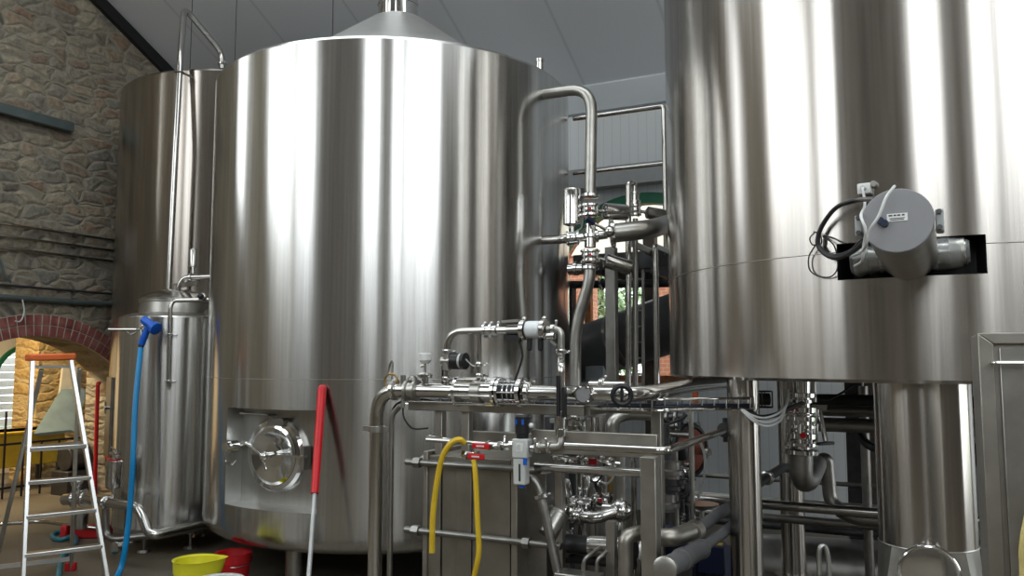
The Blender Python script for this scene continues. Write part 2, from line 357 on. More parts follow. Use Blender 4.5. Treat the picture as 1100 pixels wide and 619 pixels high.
# back wall with arched window (crown n=-2.7)
BC, BR, BZ, BH, SILL = -2.7, 1.25, 2.18, 1.1, 1.35
barch = lambda n: BZ + math.sqrt(max(BR*BR-(n-BC)**2, 0))
wb = MB(); TB = .5
for y in (SB, SB+TB):
    wb.quad(V((NL, y, 0)), V((BC-BH, y, 0)), V((BC-BH, y, ZE+.0)), V((NL, y, ZE)))
    wb.quad(V((BC+BH, y, 0)), V((NR, y, 0)), V((NR, y, ZE)), V((BC+BH, y, ZE)))
    wb.quad(V((BC-BH, y, 0)), V((BC+BH, y, 0)), V((BC+BH, y, SILL)), V((BC-BH, y, SILL)))
    for i in range(20):
        n0 = BC-BH+2*BH*i/20; n1 = BC-BH+2*BH*(i+1)/20
        wb.quad(V((n0, y, barch(n0))), V((n1, y, barch(n1))), V((n1, y, ZE)), V((n0, y, ZE)))
struct('wall_back', wb, 'wall_panel', 'pale insulated panel wall behind the tanks', 'wall')
rv = MB()
for i in range(20):
    n0 = BC-BH+2*BH*i/20; n1 = BC-BH+2*BH*(i+1)/20
    rv.quad(V((n0, SB, barch(n0))), V((n1, SB, barch(n1))), V((n1, SB+TB, barch(n1))), V((n0, SB+TB, barch(n0))))
for n0 in (BC-BH, BC+BH): rv.quad(V((n0, SB, SILL)), V((n0, SB+TB, SILL)), V((n0, SB+TB, barch(n0))), V((n0, SB, barch(n0))))
rv.quad(V((BC-BH, SB, SILL)), V((BC+BH, SB, SILL)), V((BC+BH, SB+TB, SILL)), V((BC-BH, SB+TB, SILL)))
struct('trim_3', rv, 'brick_wall', 'brick reveal of the arched window', 'reveal')
wf = MB()                                                    # green arched frame with bars
def archband(mb, c, z, r0, r1, h, y0, y1, along='n', x=None):
    m = 24; t1 = math.asin(h/r1); pr = []
    for i in range(m+1):
        t = -t1+2*t1*i/m; pr.append((math.sin(t), math.cos(t)))
    Q = (lambda a, y, zz: V((a, y, zz))) if along == 'n' else (lambda a, y, zz: V((y, a, zz)))
    for (sa, ca), (sb, cb2) in zip(pr, pr[1:]):
        for y in (y0, y1): mb.quad(Q(c+sa*r0, y, z+ca*r0), Q(c+sb*r0, y, z+cb2*r0), Q(c+sb*r1, y, z+cb2*r1), Q(c+sa*r1, y, z+ca*r1))
        for r in (r0, r1): mb.quad(Q(c+sa*r, y0, z+ca*r), Q(c+sb*r, y0, z+cb2*r), Q(c+sb*r, y1, z+cb2*r), Q(c+sa*r, y1, z+ca*r))
archband(wf, BC, BZ, BR-.12, BR, BH, SB-.03, SB+.12)
for n0 in (BC-BH+.05, BC+BH-.05): wf.box(V((n0, SB+.06, (SILL+2.77)/2)), .1, .12, 2.77-SILL)
w1 = struct('window_1', wf, 'green_paint', 'arched window with a green frame behind the pipes', 'window')
mg = MB()
for n0 in (BC-.66, BC+.1, BC+.75): mg.box(V((n0, SB+.06, 2.0)), .07, .08, 1.3)
mg.box(V((BC, SB+.06, 2.62)), 2.1, .09, .10); mg.box(V((BC, SB+.06, SILL+.04)), 2.1, .1, .08)
WL[w1] = V((0, 0, 0)); mo_ = mg.build('window_bars', 'wood', w1)
gl = MB(); gl.box(V((BC, SB+.10, 2.0)), 2.1, .006, 1.2); gl.build('pane', 'glass', w1)
# a boxed beam under the eaves and cornice line
bb = MB(); bb.box(V((-2.0, SB-.09, 3.62)), 8.0, .16, .22); struct('trim_4', bb, 'grey_paint', 'grey boxed beam above the arched window', 'beam')
bb = MB(); bb.box(V((-2.05, SB-.03, 4.56)), 13.2, .06, .30); struct('trim_5', bb, 'white_wall', 'white strip under the eaves', 'cornice')
# dark verge board along the stone gable
vb = MB()
vb.add([V((NL, SF, zc(SF)-.16)), V((NL, SB, zc(SB)-.16)), V((NL, SB, zc(SB)-.003)), V((NL, SF, zc(SF)-.003)), V((NL+.07, SF, zc(SF)-.16)), V((NL+.07, SB, zc(SB)-.16)), V((NL+.07, SB, zc(SB)-.003)), V((NL+.07, SF, zc(SF)-.003))],
       [(0, 1, 2, 3), (7, 6, 5, 4), (0, 4, 5, 1), (1, 5, 6, 2), (2, 6, 7, 3), (3, 7, 4, 0)], False)
struct('trim_6', vb, 'black', 'black joint between stone gable and ceiling', 'trim')
# front and right walls
wq = MB(); holed(wq, NL, NR, 0, lambda n: zc(SF), WINS_F, lambda n, z: V((n, SF, z))); struct('wall_front', wq, 'brown_wall', 'wall behind the photographer', 'wall')
wq = MB(); holed(wq, SF, SB, 0, zc, WINS_R, lambda s, z: V((NR, s, z))); struct('wall_right', wq, 'brown_wall', 'right hand wall', 'wall')
wi = 2
for kind, lst in (('F', WINS_F), ('L', WINS_L), ('R', WINS_R)):
    for a0, a1, z0, z1 in lst:
        q = MB(); Q = {'F': lambda a, z: V((a, SF-.02, z)), 'L': lambda a, z: V((NL-.3, a, z)), 'R': lambda a, z: V((NR+.02, a, z))}[kind]
        tdir = V((0, 1, 0)) if kind == 'F' else V((1, 0, 0)); ad = V((1, 0, 0)) if kind == 'F' else V((0, 1, 0))
        for a in (a0+.03, a1-.03): q.box(Q(a, (z0+z1)/2), .06, .06, z1-z0)
        for z in (z0+.03, z1-.03): q.box(Q((a0+a1)/2, z), *((a1-a0, .05, .06) if kind == 'F' else (.05, a1-a0, .06)))
        struct('window_%d' % wi, q, 'grey_paint', 'tall hall window out of view, placed for its light', 'window'); wi += 1
        ld = bpy.data.lights.new('daylight', 'AREA'); ld.shape = 'RECTANGLE'; ld.size = a1-a0; ld.size_y = z1-z0; ld.cycles.is_portal = True
        lo = bpy.data.objects.new('daylight', ld); C.objects.link(lo); pc = Q((a0+a1)/2, (z0+z1)/2)
        lo.location = RM(pc.x, pc.y, pc.z); inward = {'F': U, 'L': N, 'R': -N}[kind]
        lo.rotation_euler = inward.to_track_quat('-Z', 'Z').to_euler()
# ------------------------------------------------------------------ side room beyond the arch
AN = -11.7
WC, WR, WZ, WH = 7.62, .56, 1.28, .56
ap = MB()
warch = lambda s: WZ + math.sqrt(max(WR*WR-(s-WC)**2, 0))
for x in (AN, AN-.3):
    ap.quad(V((x, 4.0, 0)), V((x, WC-WH, 0)), V((x, WC-WH, 2.7)), V((x, 4.0, 2.7)))
    ap.quad(V((x, WC+WH, 0)), V((x, 11, 0)), V((x, 11, 2.7)), V((x, WC+WH, 2.7)))
    ap.quad(V((x, WC-WH, 0)), V((x, WC+WH, 0)), V((x, WC+WH, .35)), V((x, WC-WH, .35)))
    for i in range(20):
        n0 = WC-WH+2*WH*i/20; n1 = WC-WH+2*WH*(i+1)/20
        ap.quad(V((x, n0, warch(n0))), V((x, n1, warch(n1))), V((x, n1, 2.7)), V((x, n0, 2.7)))
struct('wall_annex', ap, 'plaster', 'plastered far wall of the side room', 'wall')
q = MB(); q.box(V((-10.45, 4.0, 1.35)), 2.5, .1, 2.7); q.box(V((-10.45, 11.0, 1.35)), 2.5, .1, 2.7); struct('wall_annex_side', q, 'warm_stone', 'side walls of the side room', 'wall')
q = MB(); q.box(V((-10.55, 7.5, 2.75)), 2.6, 7.2, .1); struct('ceiling_annex', q, 'plaster', 'ceiling of the side room', 'ceiling')
q = MB(); q.box(V((-10.75, 8.6, 1.35)), .5, 3.3, 2.7); struct('wall_pier', q, 'warm_stone', 'yellow stone pier seen through the arch', 'wall')
q = MB(); archband(q, WC, WZ, WR-.06, WR, WH, AN+.04, AN-.08, 's')
for s0 in (WC-WH+.03, WC+WH-.03): q.box(V((AN-.02, s0, .85)), .12, .06, .95)
q.box(V((AN-.02, WC, .40)), .12, 1.1, .06)
w2 = struct('window_%d' % wi, q, 'green_paint', 'arched window with a green frame in the side room', 'window')
# shutters / white slatted boards outside the side-room window
q = MB()
for i in range(16): q.box(V((AN-.75, 7.6, .2+.115*i)), .03, 1.9, .10)
struct('trim_7', q, 'white_plastic', 'white boarding outside the side room window', 'boarding')
def arealight(loc, power, size, col, to, sy=None):
    ld = bpy.data.lights.new('warm_fill', 'AREA'); ld.energy = power; ld.size = size; ld.color = col
    if sy: ld.shape = 'RECTANGLE'; ld.size_y = sy
    o = bpy.data.objects.new('warm_fill', ld); C.objects.link(o); o.location = loc; o.rotation_euler = to.to_track_quat('-Z', 'Y').to_euler(); return o
arealight(RM(-9.9, 5.6, 2.6), 24, .5, (1, .80, .5), V((0, 0, -1)))  # added warm light on the stone pier
# ------------------------------------------------------------------ outside the arched window
q = MB(); q.box(V((-2, 19, -.12)), 40, 20, .2); struct('ground_outside', q, 'grass', 'grass outside the building', 'ground')
q = MB()
SO = 11.2
def outface(px, py): p = PS(px, py, SO); return p
def to_room(p): return V((p.dot(N), p.dot(U), p.z))
o0 = to_room(outface(634, 295)); o1 = to_room(outface(694, 400))
holed(q, o0.x-3, o1.x+4, 0, lambda n: 3.55, [(o0.x, o1.x, o1.z-.3, o0.z)], lambda n, z: V((n, SO, z)))
holed(q, o0.x-3, o1.x+4, 0, lambda n: 3.55, [(o0.x, o1.x, o1.z-.3, o0.z)], lambda n, z: V((n, SO+.3, z)))
for n0 in (o0.x, o1.x): q.quad(V((n0, SO, o1.z-.3)), V((n0, SO+.3, o1.z-.3)), V((n0, SO+.3, o0.z)), V((n0, SO, o0.z)))
q.quad(V((o0.x, SO, o0.z)), V((o1.x, SO, o0.z)), V((o1.x, SO+.3, o0.z)), V((o0.x, SO+.3, o0.z)))
ob = thing('brick_outbuilding', 'orange brick outbuilding with a wide opening, outside the arched window', 'building', RM(-2, SO, 0))
ob.rotation_euler = (0, 0, -TH)
def rbuild(mb, name, mat, par):                               # part of a thing turned with the hall
    lc = to_room(WL[par]); mb.v = [p-lc for p in mb.v]; WL_s = WL[par]; WL[par] = V((0, 0, 0)); o = mb.build(name, mat, par); WL[par] = WL_s; return o
rbuild(q, 'wall', 'brick_wall', ob)
q = MB(); q.box(V((-1.5, SO-.02, 3.46)), 8, .06, .66); rbuild(q, 'rendered_band', 'pale_board', ob)
def tree(label, n, s, h, r, seed):
    rnd = random.Random(seed); t = thing('tree', label, 'tree', RM(n, s, 0), None)
    tr = MB(); base = RM(n, s, 0); tr.tube([base, base+V((.1, 0, h*.35)), base+V((0, .1, h*.7))], .12, .2, 10); tr.build('trunk', 'bark', t)
    lf = MB()
    for _ in range(2600):
        d = V((rnd.gauss(0, 1), rnd.gauss(0, 1), rnd.gauss(0, 1))).normalized()*r*rnd.random()**.4
        c = base+V((0, 0, h*.55))+V((d.x, d.y, d.z*1.25)); a = V((rnd.gauss(0, 1), rnd.gauss(0, 1), rnd.gauss(0, 1))).normalized(); b2 = frame(a)[0]; k = .05+.09*rnd.random()
        lf.add([c-a*k, c+b2*k*.45, c+a*k, c-b2*k*.45], [(0, 1, 2, 3)], False)
    lf.build('foliage', 'leaf', t)
tree('leafy green tree outside, left of the square post', *to_room(PS(640, 330, 14.0))[:2], 4.6, 1.3, 3)
tree('leafy green tree outside, right of the square post', *to_room(PS(694, 330, 17.6))[:2], 5.4, 1.8, 5)

# ------------------------------------------------------------------ building blocks
def pipe(name, label, cat, pts, r, bend=.0, mat='steel', clamps=(), group=None, n=16, cmat='polished', straps=()):
    """pipe run; clamps = (segment, fraction) places of clamp ferrules"""
    pts = [V(p) for p in pts]; low = min(pts, key=lambda p: p.z)
    if not clamps and not straps:
        m_ = MB(); m_.tube(pts, r, bend, n); return tag(m_.build(name, mat), label, cat, group)
    t = thing(name, label, cat, low, group); m_ = MB(); m_.tube(pts, r, bend, n); m_.build('tube', mat, t)
    for (i, f) in clamps:
        p = pts[i].lerp(pts[i+1], f); d = (pts[i+1]-pts[i]).normalized(); clampring(p, d, r, t, cmat)
    return t
def clampring(p, d, r, t, mat='polished'):
    k = MB(); x, y, d = frame(d); w = .011+r*.12
    k.lathe(p, d, [(r*1.0, -w*1.1), (r*1.32, -w*.9), (r*1.5, -w*.6), (r*1.5, w*.6), (r*1.32, w*.9), (r*1.0, w*1.1)], 20)
    k.cyl(p+x*r*1.35+y*r*.1, p+x*(r*1.35+.012)+y*(r*.5+.028), .006, n=8); k.sphere(p+x*(r*1.35+.012)+y*(r*.5+.034), .009, 8, 6)
    k.build('clamp', mat, t)
def flange_pair(p, d, r, t, bolts=6, name='flange', mat='polished', gap=.016):
    x, y, d = frame(d)
    for sg in (-1, 1):
        k = MB(); k.lathe(p+d*sg*gap, d, [(r*1.02, -.009), (r*1.75, -.008), (r*1.75, .008), (r*1.02, .009)], 24)
        k.build(name, mat, t)
    k = MB()
    for j in range(bolts):
        a = 2*PI*j/bolts; e = x*math.cos(a)+y*math.sin(a); k.cyl(p+e*r*1.5-d*(gap+.018), p+e*r*1.5+d*(gap+.018), .006, n=6)
    k.build('bolts', 'satin', t)
def butterfly(label, p, d, r, adir, al=.16, ar=.045, dots=True, group=None, amat='polished'):
    """wafer valve on a line through p along d with a cylinder actuator pointing adir"""
    t = thing('butterfly_valve', label, 'valve', p, group); d = d.normalized(); adir = adir.normalized()
    k = MB(); k.lathe(p, d, [(r*1.03, -.045), (r*1.55, -.042), (r*1.55, -.03), (r*1.25, -.028), (r*1.4, -.012), (r*1.4, .012), (r*1.25, .028), (r*1.55, .03), (r*1.55, .042), (r*1.03, .045)], 24); k.build('body', 'polished', t)
    x, y, dd = frame(d)
    for j in range(4):
        a = PI/4+PI/2*j; e = x*math.cos(a)+y*math.sin(a); k = MB(); k.cyl(p+e*r*1.42-dd*.05, p+e*r*1.42+dd*.05, .006, n=6); k.build('bolt', 'satin', t)
    k = MB(); k.cyl(p+adir*r*1.3, p+adir*(r*1.3+.05), .014, n=12); k.build('stem', 'steel', t)
    k = MB(); q0 = p+adir*(r*1.3+.045); k.lathe(q0, adir, [(ar*.55, 0), (ar, .012), (ar, al-.018), (ar*.9, al-.004), (ar*.3, al)], 24); k.build('actuator', amat, t)
    if dots:
        k = MB(); v = (EYE-p); v = (v-d*v.dot(d)).normalized(); k.cyl(p+v*r*1.38, p+v*(r*1.38+.012), .011, n=12); k.build('indicator', 'red', t)
    return t
def cable(name, label, pts, r, mat, cat='cable', group=None):
    m_ = MB()
    # smooth curve through the points
    path = []
    pts = [V(p) for p in pts]; ex = [pts[0]*2-pts[1]]+pts+[pts[-1]*2-pts[-2]]
    for i in range(1, len(ex)-2):
        a, b2, c, d = ex[i-1:i+3]
        for k in range(8):
            u = k/8; path.append(.5*((2*b2)+(c-a)*u+(2*a-5*b2+4*c-d)*u*u+(3*b2-a-3*c+d)*u**3))
    path.append(pts[-1]); m_.tube(path, r, 0, 8)
    return tag(m_.build(name, mat), label, cat, group)

# ------------------------------------------------------------------ tanks
class Tank:
    def __init__(s, c, R):
        s.c = V((c[0], c[1], 0)); s.R = R; s.d = (-s.c).normalized(); s.r = V((-s.d.y, s.d.x, 0))
    def pt(s, a, R, z): return s.c + s.d*(R*math.cos(a)) + s.r*(R*math.sin(a)) + Z*z
    def ang(s, p): q = V((p.x, p.y, 0))-s.c; return math.atan2(q.dot(s.r), q.dot(s.d))
    def hit(s, px, py, R=None): return hitcyl(s.c, R or s.R, px, py)
def tankshell(mb, T, prof, holes=(), n=112):
    """prof: (radius, z) bottom to top; holes: (a0,a1,z0,z1) cut out of the wall"""
    an = [2*PI*i/n-PI for i in range(n)]
    for h in holes: an += [h[0], h[1]]
    an = sorted(set(round(a, 6) for a in an)); zs = list(prof)
    rows = [[T.pt(a, r, z) for a in an] for r, z in zs]; m = len(an); vs = [q for r in rows for q in r]; fs = []
    for i in range(len(rows)-1):
        zm = (zs[i][1]+zs[i+1][1])/2
        for j in range(m):
            k = (j+1) % m; am_ = (an[j]+an[k])/2 if k else PI
            if any(h[0] < am_ < h[1] and h[2] < zm < h[3] for h in holes): continue
            fs.append((i*m+j, i*m+k, (i+1)*m+k, (i+1)*m+j))
    mb.add(vs, fs)

TC = Tank((-1.01, 7.03), 1.5); TR = Tank((2.60, 5.055), 1.6); TLk = Tank((-3.1, 9.4), 1.35)

# ---- centre tank
zb = TC.hit(400, 600).z; zt = TC.hit(410, 38).z
tc = thing('brewing_tank', 'large brushed steel tank in the middle with a round manhole low on its left', 'tank', TC.c)
aL = TC.ang(TC.hit(243, 490)); aR = TC.ang(TC.hit(341, 490)); zH0 = TC.hit(290, 549).z; zH1 = TC.hit(290, 440).z
am0 = (aL+aR)/2
rc = .12
prof = [(1.5-rc*(1-math.cos(t)), zb+rc*(1-math.sin(t))) for t in [PI/2, PI*.4, PI*.3, PI*.2, PI*.1, 0]]
prof = [(1.5-rc+rc*math.sin(t), zb+rc-rc*math.cos(t)) for t in [0, PI*.1, PI*.2, PI*.3, PI*.4, PI/2]]
prof += [(1.5, zH0), (1.5, zH1), (1.5, zt-.02), (1.49, zt), (1.46, zt+.004)]
q = MB(); tankshell(q, TC, prof, [(aL, aR, zH0, zH1)]); q.build('shell', 'tank_steel', tc, ang=25)
nk = P(430, 22, 7.03).z
q = MB(); q.lathe(TC.c, Z, [(1.47, zt+.002), (.8, zt+(nk-zt)*.42), (.24, nk-.02), (.2, nk)], 64); q.build('cone_top', 'cone_steel', tc)
q = MB(); q.lathe(TC.c, Z, [(.175, nk-.02), (.175, nk+.12), (.182, nk+.125), (.182, nk+.14), (.175, nk+.145), (.175, nk+1.0)], 32); q.build('neck', 'polished', tc)
q = MB(); q.lathe(TC.c, Z, [(1.38, zb+.0), (.3, zb-.04), (.05, zb-.05)], 48); q.build('bottom', 'satin', tc)
q = MB(); zs = TC.hit(395, 408).z; q.torus(TC.c+Z*zs, Z, 1.4995, .0018, 112, 6); q.build('weld_seam', 'panel_steel', tc)
# recess plates
nrm = TC.pt(am0, 1, 0)-TC.c; tg = V((-nrm.y, nrm.x, 0)); dpl = 1.5*math.cos((aR-aL)/2)-.15
hw = 1.5*math.sin((aR-aL)/2)
cpl = TC.c+nrm*dpl
q = MB(); q.box(cpl-nrm*.01+Z*(zH0+zH1)/2, hw*2, .02, zH1-zH0, (tg, nrm, Z)); q.build('recess_plate', 'recess_shade_steel', tc)
q = MB(); k = 14
for zz in (zH0, zH1):
    vs = [cpl-tg*hw+Z*zz, cpl+tg*hw+Z*zz]; arc = [TC.pt(aL+(aR-aL)*i/k, 1.5, zz) for i in range(k+1)]
    if (arc[0]-vs[0]).length < (arc[0]-vs[1]).length: arc = arc[::-1]
    q.add(vs+arc, [tuple(range(len(vs)+len(arc)))], False)
for a in (aL, aR):
    e = TC.pt(a, 1.5, 0); w = min((cpl-tg*hw, cpl+tg*hw), key=lambda p: (V((p.x, p.y, 0))-e).length); w = V((w.x, w.y, 0))
    q.quad(w+Z*zH0, e+Z*zH0, e+Z*zH1, w+Z*zH1)
q.build('recess_ledge', 'alu', tc)
def onplate(px, py, off=0):                                   # pixel ray meets the recess plate
    r = ray(px, py); o = cpl+nrm*off; t = (o-EYE).dot(nrm)/r.dot(nrm); return EYE+r*t
mc = onplate(299, 488)
mh = MB(); mh.lathe(mc, nrm, [(.20, 0), (.262, .0), (.262, .03), (.245, .05), (.215, .055), (.21, .03)], 48); mh.build('manhole_ring', 'polished', tc)
dr = MB(); dr.lathe(mc+nrm*.045, nrm, [(.212, 0), (.212, .012), (.19, .022), (.12, .006), (.06, -.006), (.004, -.008)], 48, False)
dr.cyl(mc+nrm*.035, mc+nrm*.045, .21, n=48); door = dr.build('manhole_door', 'polished', tc)
q = MB(); q.cyl(mc+nrm*.06, mc+nrm*.14, .022, n=16); q.sphere(mc+nrm*.14, .03)
e1 = onplate(329, 491, .08); q.bar(mc+nrm*.085, e1, .018, .04, nrm); q.build('cross_bar', 'polished', door)
q = MB(); h0 = onplate(264, 476, .17); h1 = onplate(280, 488, .15); h2 = onplate(285, 505, .15); q.tube([h0, h1, h2], .011, .02, 10); q.tube([h1, mc+nrm*.14], .011, 0, 10); q.build('handle', 'polished', door)
q = MB(); hp = onplate(296, 453, .04); q.box(hp, .11, .05, .05, (tg, nrm, Z)); q.cyl(hp+tg*.08-nrm*.02, hp+tg*.08+nrm*.04, .03, n=14); q.build('hinge', 'dull_steel', tc)
q = MB(); hp = onplate(328, 492, .05); q.box(hp, .035, .07, .16, (tg, nrm, Z)); q.build('latch', 'satin', tc)
q = MB(); sv = onplate(253, 479, .11); q.cyl(sv-nrm*.115, sv+nrm*.01, .02, n=14); q.cyl(sv, sv+nrm*.07, .045, n=20); q.cyl(sv+nrm*.07, sv+nrm*.10, .035, n=16); q.tube([sv+nrm*.09-Z*.04, sv+nrm*.1-Z*.1, sv+nrm*.06+tg*.03-Z*.13, sv+nrm*.05+tg*.06-Z*.09], .008, .02, 8); q.build('sample_valve', 'polished', tc)
q = MB(); g0 = onplate(258, 444, .08); g1 = onplate(287, 446, .08); q.tube([g0-nrm*.08, g0, g1, g1-nrm*.08], .009, .01, 10); q.build('grab_rail', 'satin', tc)
for a in (-2.6, -.62, .24, 1.4, 2.4):
    b0 = TC.pt(a, 1.18, 0); q = MB(); q.cyl(b0, b0+Z*.02, .085, n=20); q.cyl(b0+Z*.02, b0+Z*(zb+.02), .06, n=20); q.build('leg', 'satin', tc)
q = MB(); sp = P(594, 82, 6.6); sp = TC.pt(TC.ang(TC.hit(592, 100)), 1.40, zt); q.cyl(sp-Z*.02, sp+Z*.12, .03, n=14); q.cyl(sp+Z*.12, sp+Z*.14, .036, n=14); q.build('vent_stub', 'steel', tc)

# ---- right tank, raised on legs
zb2 = TR.hit(960, 412).z; zt2 = 4.6
tr = thing('lauter_tank', 'huge brushed steel tank at the right, raised on tall round legs', 'tank', TR.c)
b0 = TR.ang(TR.hit(899, 280)); b1 = TR.ang(TR.hit(1060, 275)); zs0 = TR.hit(980, 297).z; zs1 = TR.hit(980, 256).z
q = MB(); tankshell(q, TR, [(1.585, zb2), (1.6, zb2+.015), (1.6, zs0), (1.6, zs1), (1.6, zt2)], [(b0, b1, zs0, zs1)]); q.build('shell', 'tank_steel_old', tr, ang=25)
q = MB(); q.lathe(TR.c, Z, [(1.585, zb2+.002), (.5, zb2+.03), (.02, zb2+.03)], 64); q.build('bottom', 'dull_steel', tr)
q = MB(); q.lathe(TR.c, Z, [(1.6, zt2), (.8, zt2+.35), (.3, zt2+.6), (.02, zt2+.6)], 64); q.build('cone_top', 'cone_steel', tr)
q = MB(); zs = TR.hit(850, 276).z; t0_ = math.atan2(TR.d.x, -TR.d.y); q.torus(TR.c+Z*zs, Z, 1.6, .0025, 112, 6, t0_+b1, t0_+b0+2*PI); q.build('weld_seam', 'panel_steel', tr)
q = MB(); k = 12; ri = 1.38
for i in range(k):
    a = b0+(b1-b0)*i/k; c2 = b0+(b1-b0)*(i+1)/k
    q.quad(TR.pt(a, ri, zs0), TR.pt(c2, ri, zs0), TR.pt(c2, ri, zs1), TR.pt(a, ri, zs1))
    for zz in (zs0, zs1): q.quad(TR.pt(a, ri, zz), TR.pt(c2, ri, zz), TR.pt(c2, 1.6, zz), TR.pt(a, 1.6, zz))
for a in (b0, b1): q.quad(TR.pt(a, ri, zs0), TR.pt(a, 1.6, zs0), TR.pt(a, 1.6, zs1), TR.pt(a, ri, zs1))
q.build('drive_slot', 'black', tr)
legs = [P(800, 500, 4.6), P(850, 500, 6.2)]
for p in legs + [TR.pt(1.3, 1.3, 0), TR.pt(2.4, 1.3, 0)]:
    p = V((p.x, p.y, 0)); q = MB(); q.cyl(p, p+Z*.02, .14, n=24); q.cyl(p+Z*.02, p+Z*(zb2+.03), .087, n=28); q.build('leg', 'tank_steel_old', tr)
# ---- tall tank at the left back
ztl = TLk.hit(200, 74).z
tl = thing('storage_tank', 'tall steel tank, dark brown reflections put into its colour, at the back left beside the stone wall', 'tank', TLk.c)
q = MB(); tankshell(q, TLk, [(1.2, .35), (1.3, .38), (1.35, .45), (1.35, ztl-.02), (1.34, ztl)]); q.build('shell', 'tank_steel_dark_reflect', tl, ang=25)
q = MB(); q.lathe(TLk.c, Z, [(1.34, ztl), (.6, ztl+.1), (.1, ztl+.16), (.01, ztl+.16)], 48); q.build('cone_top', 'cone_steel', tl)
q = MB(); q.lathe(TLk.c, Z, [(1.2, .352), (.4, .25), (.02, .22)], 48); q.build('bottom', 'dull_steel', tl)
for a in (-.9, 0, .9, PI):
    b_ = TLk.pt(a, 1.1, 0); q = MB(); q.cyl(b_, b_+Z*.42, .06, n=18); q.cyl(b_, b_+Z*.02, .09, n=18); q.build('leg', 'dull_steel', tl)
hp = TLk.hit(117, 448); ah = TLk.ang(hp)
q = MB(); nn = (hp-TLk.c); nn.z = 0; nn.normalize(); q.box(V((hp.x, hp.y, hp.z))-nn*.0, .03, .26, .82, (nn, Z.cross(nn), Z)); q.build('hatch_plate', 'dull_steel', tl)
q = MB(); hk = P(119, 438, (hp-nn*-.05).y-.05); q.cyl(hk, hk+nn*.06, .02, n=12); q.bar(hk+nn*.05-Z*.06, hk+nn*.05+Z*.06, .015, .015); q.build('hatch_latch', 'polished', tl)
# ---- small tank
TS = Tank((-3.02, 7.33), .455)
zs0_, zs1_ = P(180, 577, 6.9).z, TS.hit(175, 339).z
ts = thing('small_tank', 'small upright brushed steel tank with a lidded top, left of the middle tank', 'tank', TS.c)
q = MB(); tankshell(q, TS, [(.38, zs0_), (.435, zs0_+.02), (.455, zs0_+.06), (.455, zs1_-.012), (.445, zs1_)], n=72); q.build('shell', 'tank_steel', ts, ang=25)
q = MB(); q.lathe(TS.c, Z, [(.38, zs0_+.001), (.1, zs0_-.06), (.01, zs0_-.06)], 40); q.build('bottom', 'satin', ts)
q = MB(); q.lathe(TS.c, Z, [(.446, zs1_), (.36, zs1_+.03), (.30, zs1_+.04), (.29, zs1_+.13), (.3, zs1_+.135), (.3, zs1_+.15), (.28, zs1_+.155)], 48, False); q.build('neck', 'satin', ts)
q = MB(); q.lathe(TS.c+Z*(zs1_+.15), Z, [(.302, 0), (.302, .015), (.24, .06), (.12, .10), (.01, .11)], 48); lid = q.build('lid', 'steel', ts)
q = MB(); lc = TS.c+Z*(zs1_+.27); q.cyl(lc-Z*.03, lc+Z*.03, .02, n=12); q.bar(lc+Z*.02-N*.02, lc+Z*.035+N*.28, .03, .04); q.build('lid_bar', 'satin', lid)
for a in (-.55, .6, 2.2, -2.2):
    b_ = TS.pt(a, .33, 0); q = MB(); q.cyl(b_+Z*.12, b_+Z*(zs0_+.05), .035, n=18); lg = q.build('leg', 'satin', ts)
    q = MB(); q.cyl(b_, b_+Z*.022, .055, .04, n=20); q.cyl(b_+Z*.02, b_+Z*.14, .012, n=10); q.build('foot', 'dull_steel', lg)

# ------------------------------------------------------------------ pipes round the left tanks
Yp = 7.85
pipe('vent_pipe', 'tall thin steel pipe bent over the top of the back left tank', 'pipe', [P(239, 74, 8.75), P(238, 56, 8.75), P(198, 8, 8.3), P(194, 60, Yp+.1), P(189, 150, Yp), P(181, 312, Yp)], .032, .12, 'steel', [(0, .3)], straps=[])
q = MB(); p = P(193, 78, Yp+.08); q.torus(p, Z, .038, .009, 20, 8); q.bar(p+V((.03, .02, 0)), p+V((.09, .18, 0)), .012, .02); tag(q.build('pipe_bracket', 'dull_steel'), 'small dark bracket holding the tall thin pipe below the tank rim', 'bracket')
# top fittings of small tank
p0 = TS.c+Z*(zs1_+.2)+N*.25
pipe('gas_pipe', 'bent steel pipe with an upright cylinder on top of the small tank', 'pipe', [P(190, 322, 7.2), P(192, 306, 7.2), P(198, 298, 7.2), P(232, 297, 7.15)], .02, .06, 'steel', [(2, .2)])
q = MB(); p = P(207, 294, 7.18); t = thing('relief_valve', 'small upright steel valve cylinder above the small tank', 'valve', p)
q.lathe(p, Z, [(.022, .0), (.022, .03), (.015, .035), (.015, .055)], 18); q.build('base', 'polished', t); q = MB(); q.lathe(p+Z*.055, Z, [(.02, 0), (.032, .01), (.032, .15), (.024, .165), (.01, .17)], 20); q.build('cylinder', 'steel', t)
pipe('overflow_pipe', 'thin steel pipe hanging down the front of the small tank', 'pipe', [P(224, 322, 6.92), P(186, 323, 6.83), P(183, 330, 6.82), P(181, 416, 6.82)], .018, .07, 'steel', [(2, .35), (2, .93)])
q = MB(); p = P(218, 319, 6.88); t = thing('needle_valve', 'small valve with a round black knob beside the small tank lid', 'valve', p); q.sphere(p, .035, 14, 9); q.build('body', 'polished', t); q = MB(); q.sphere(p+V((.0, -.05, 0)), .026, 14, 9); q.build('knob', 'black', t)
pipe('side_pipe', 'short steel pipe at the right shoulder of the small tank', 'pipe', [P(222, 336, 7.0), P(236, 328, 7.3)], .022, 0, 'steel')
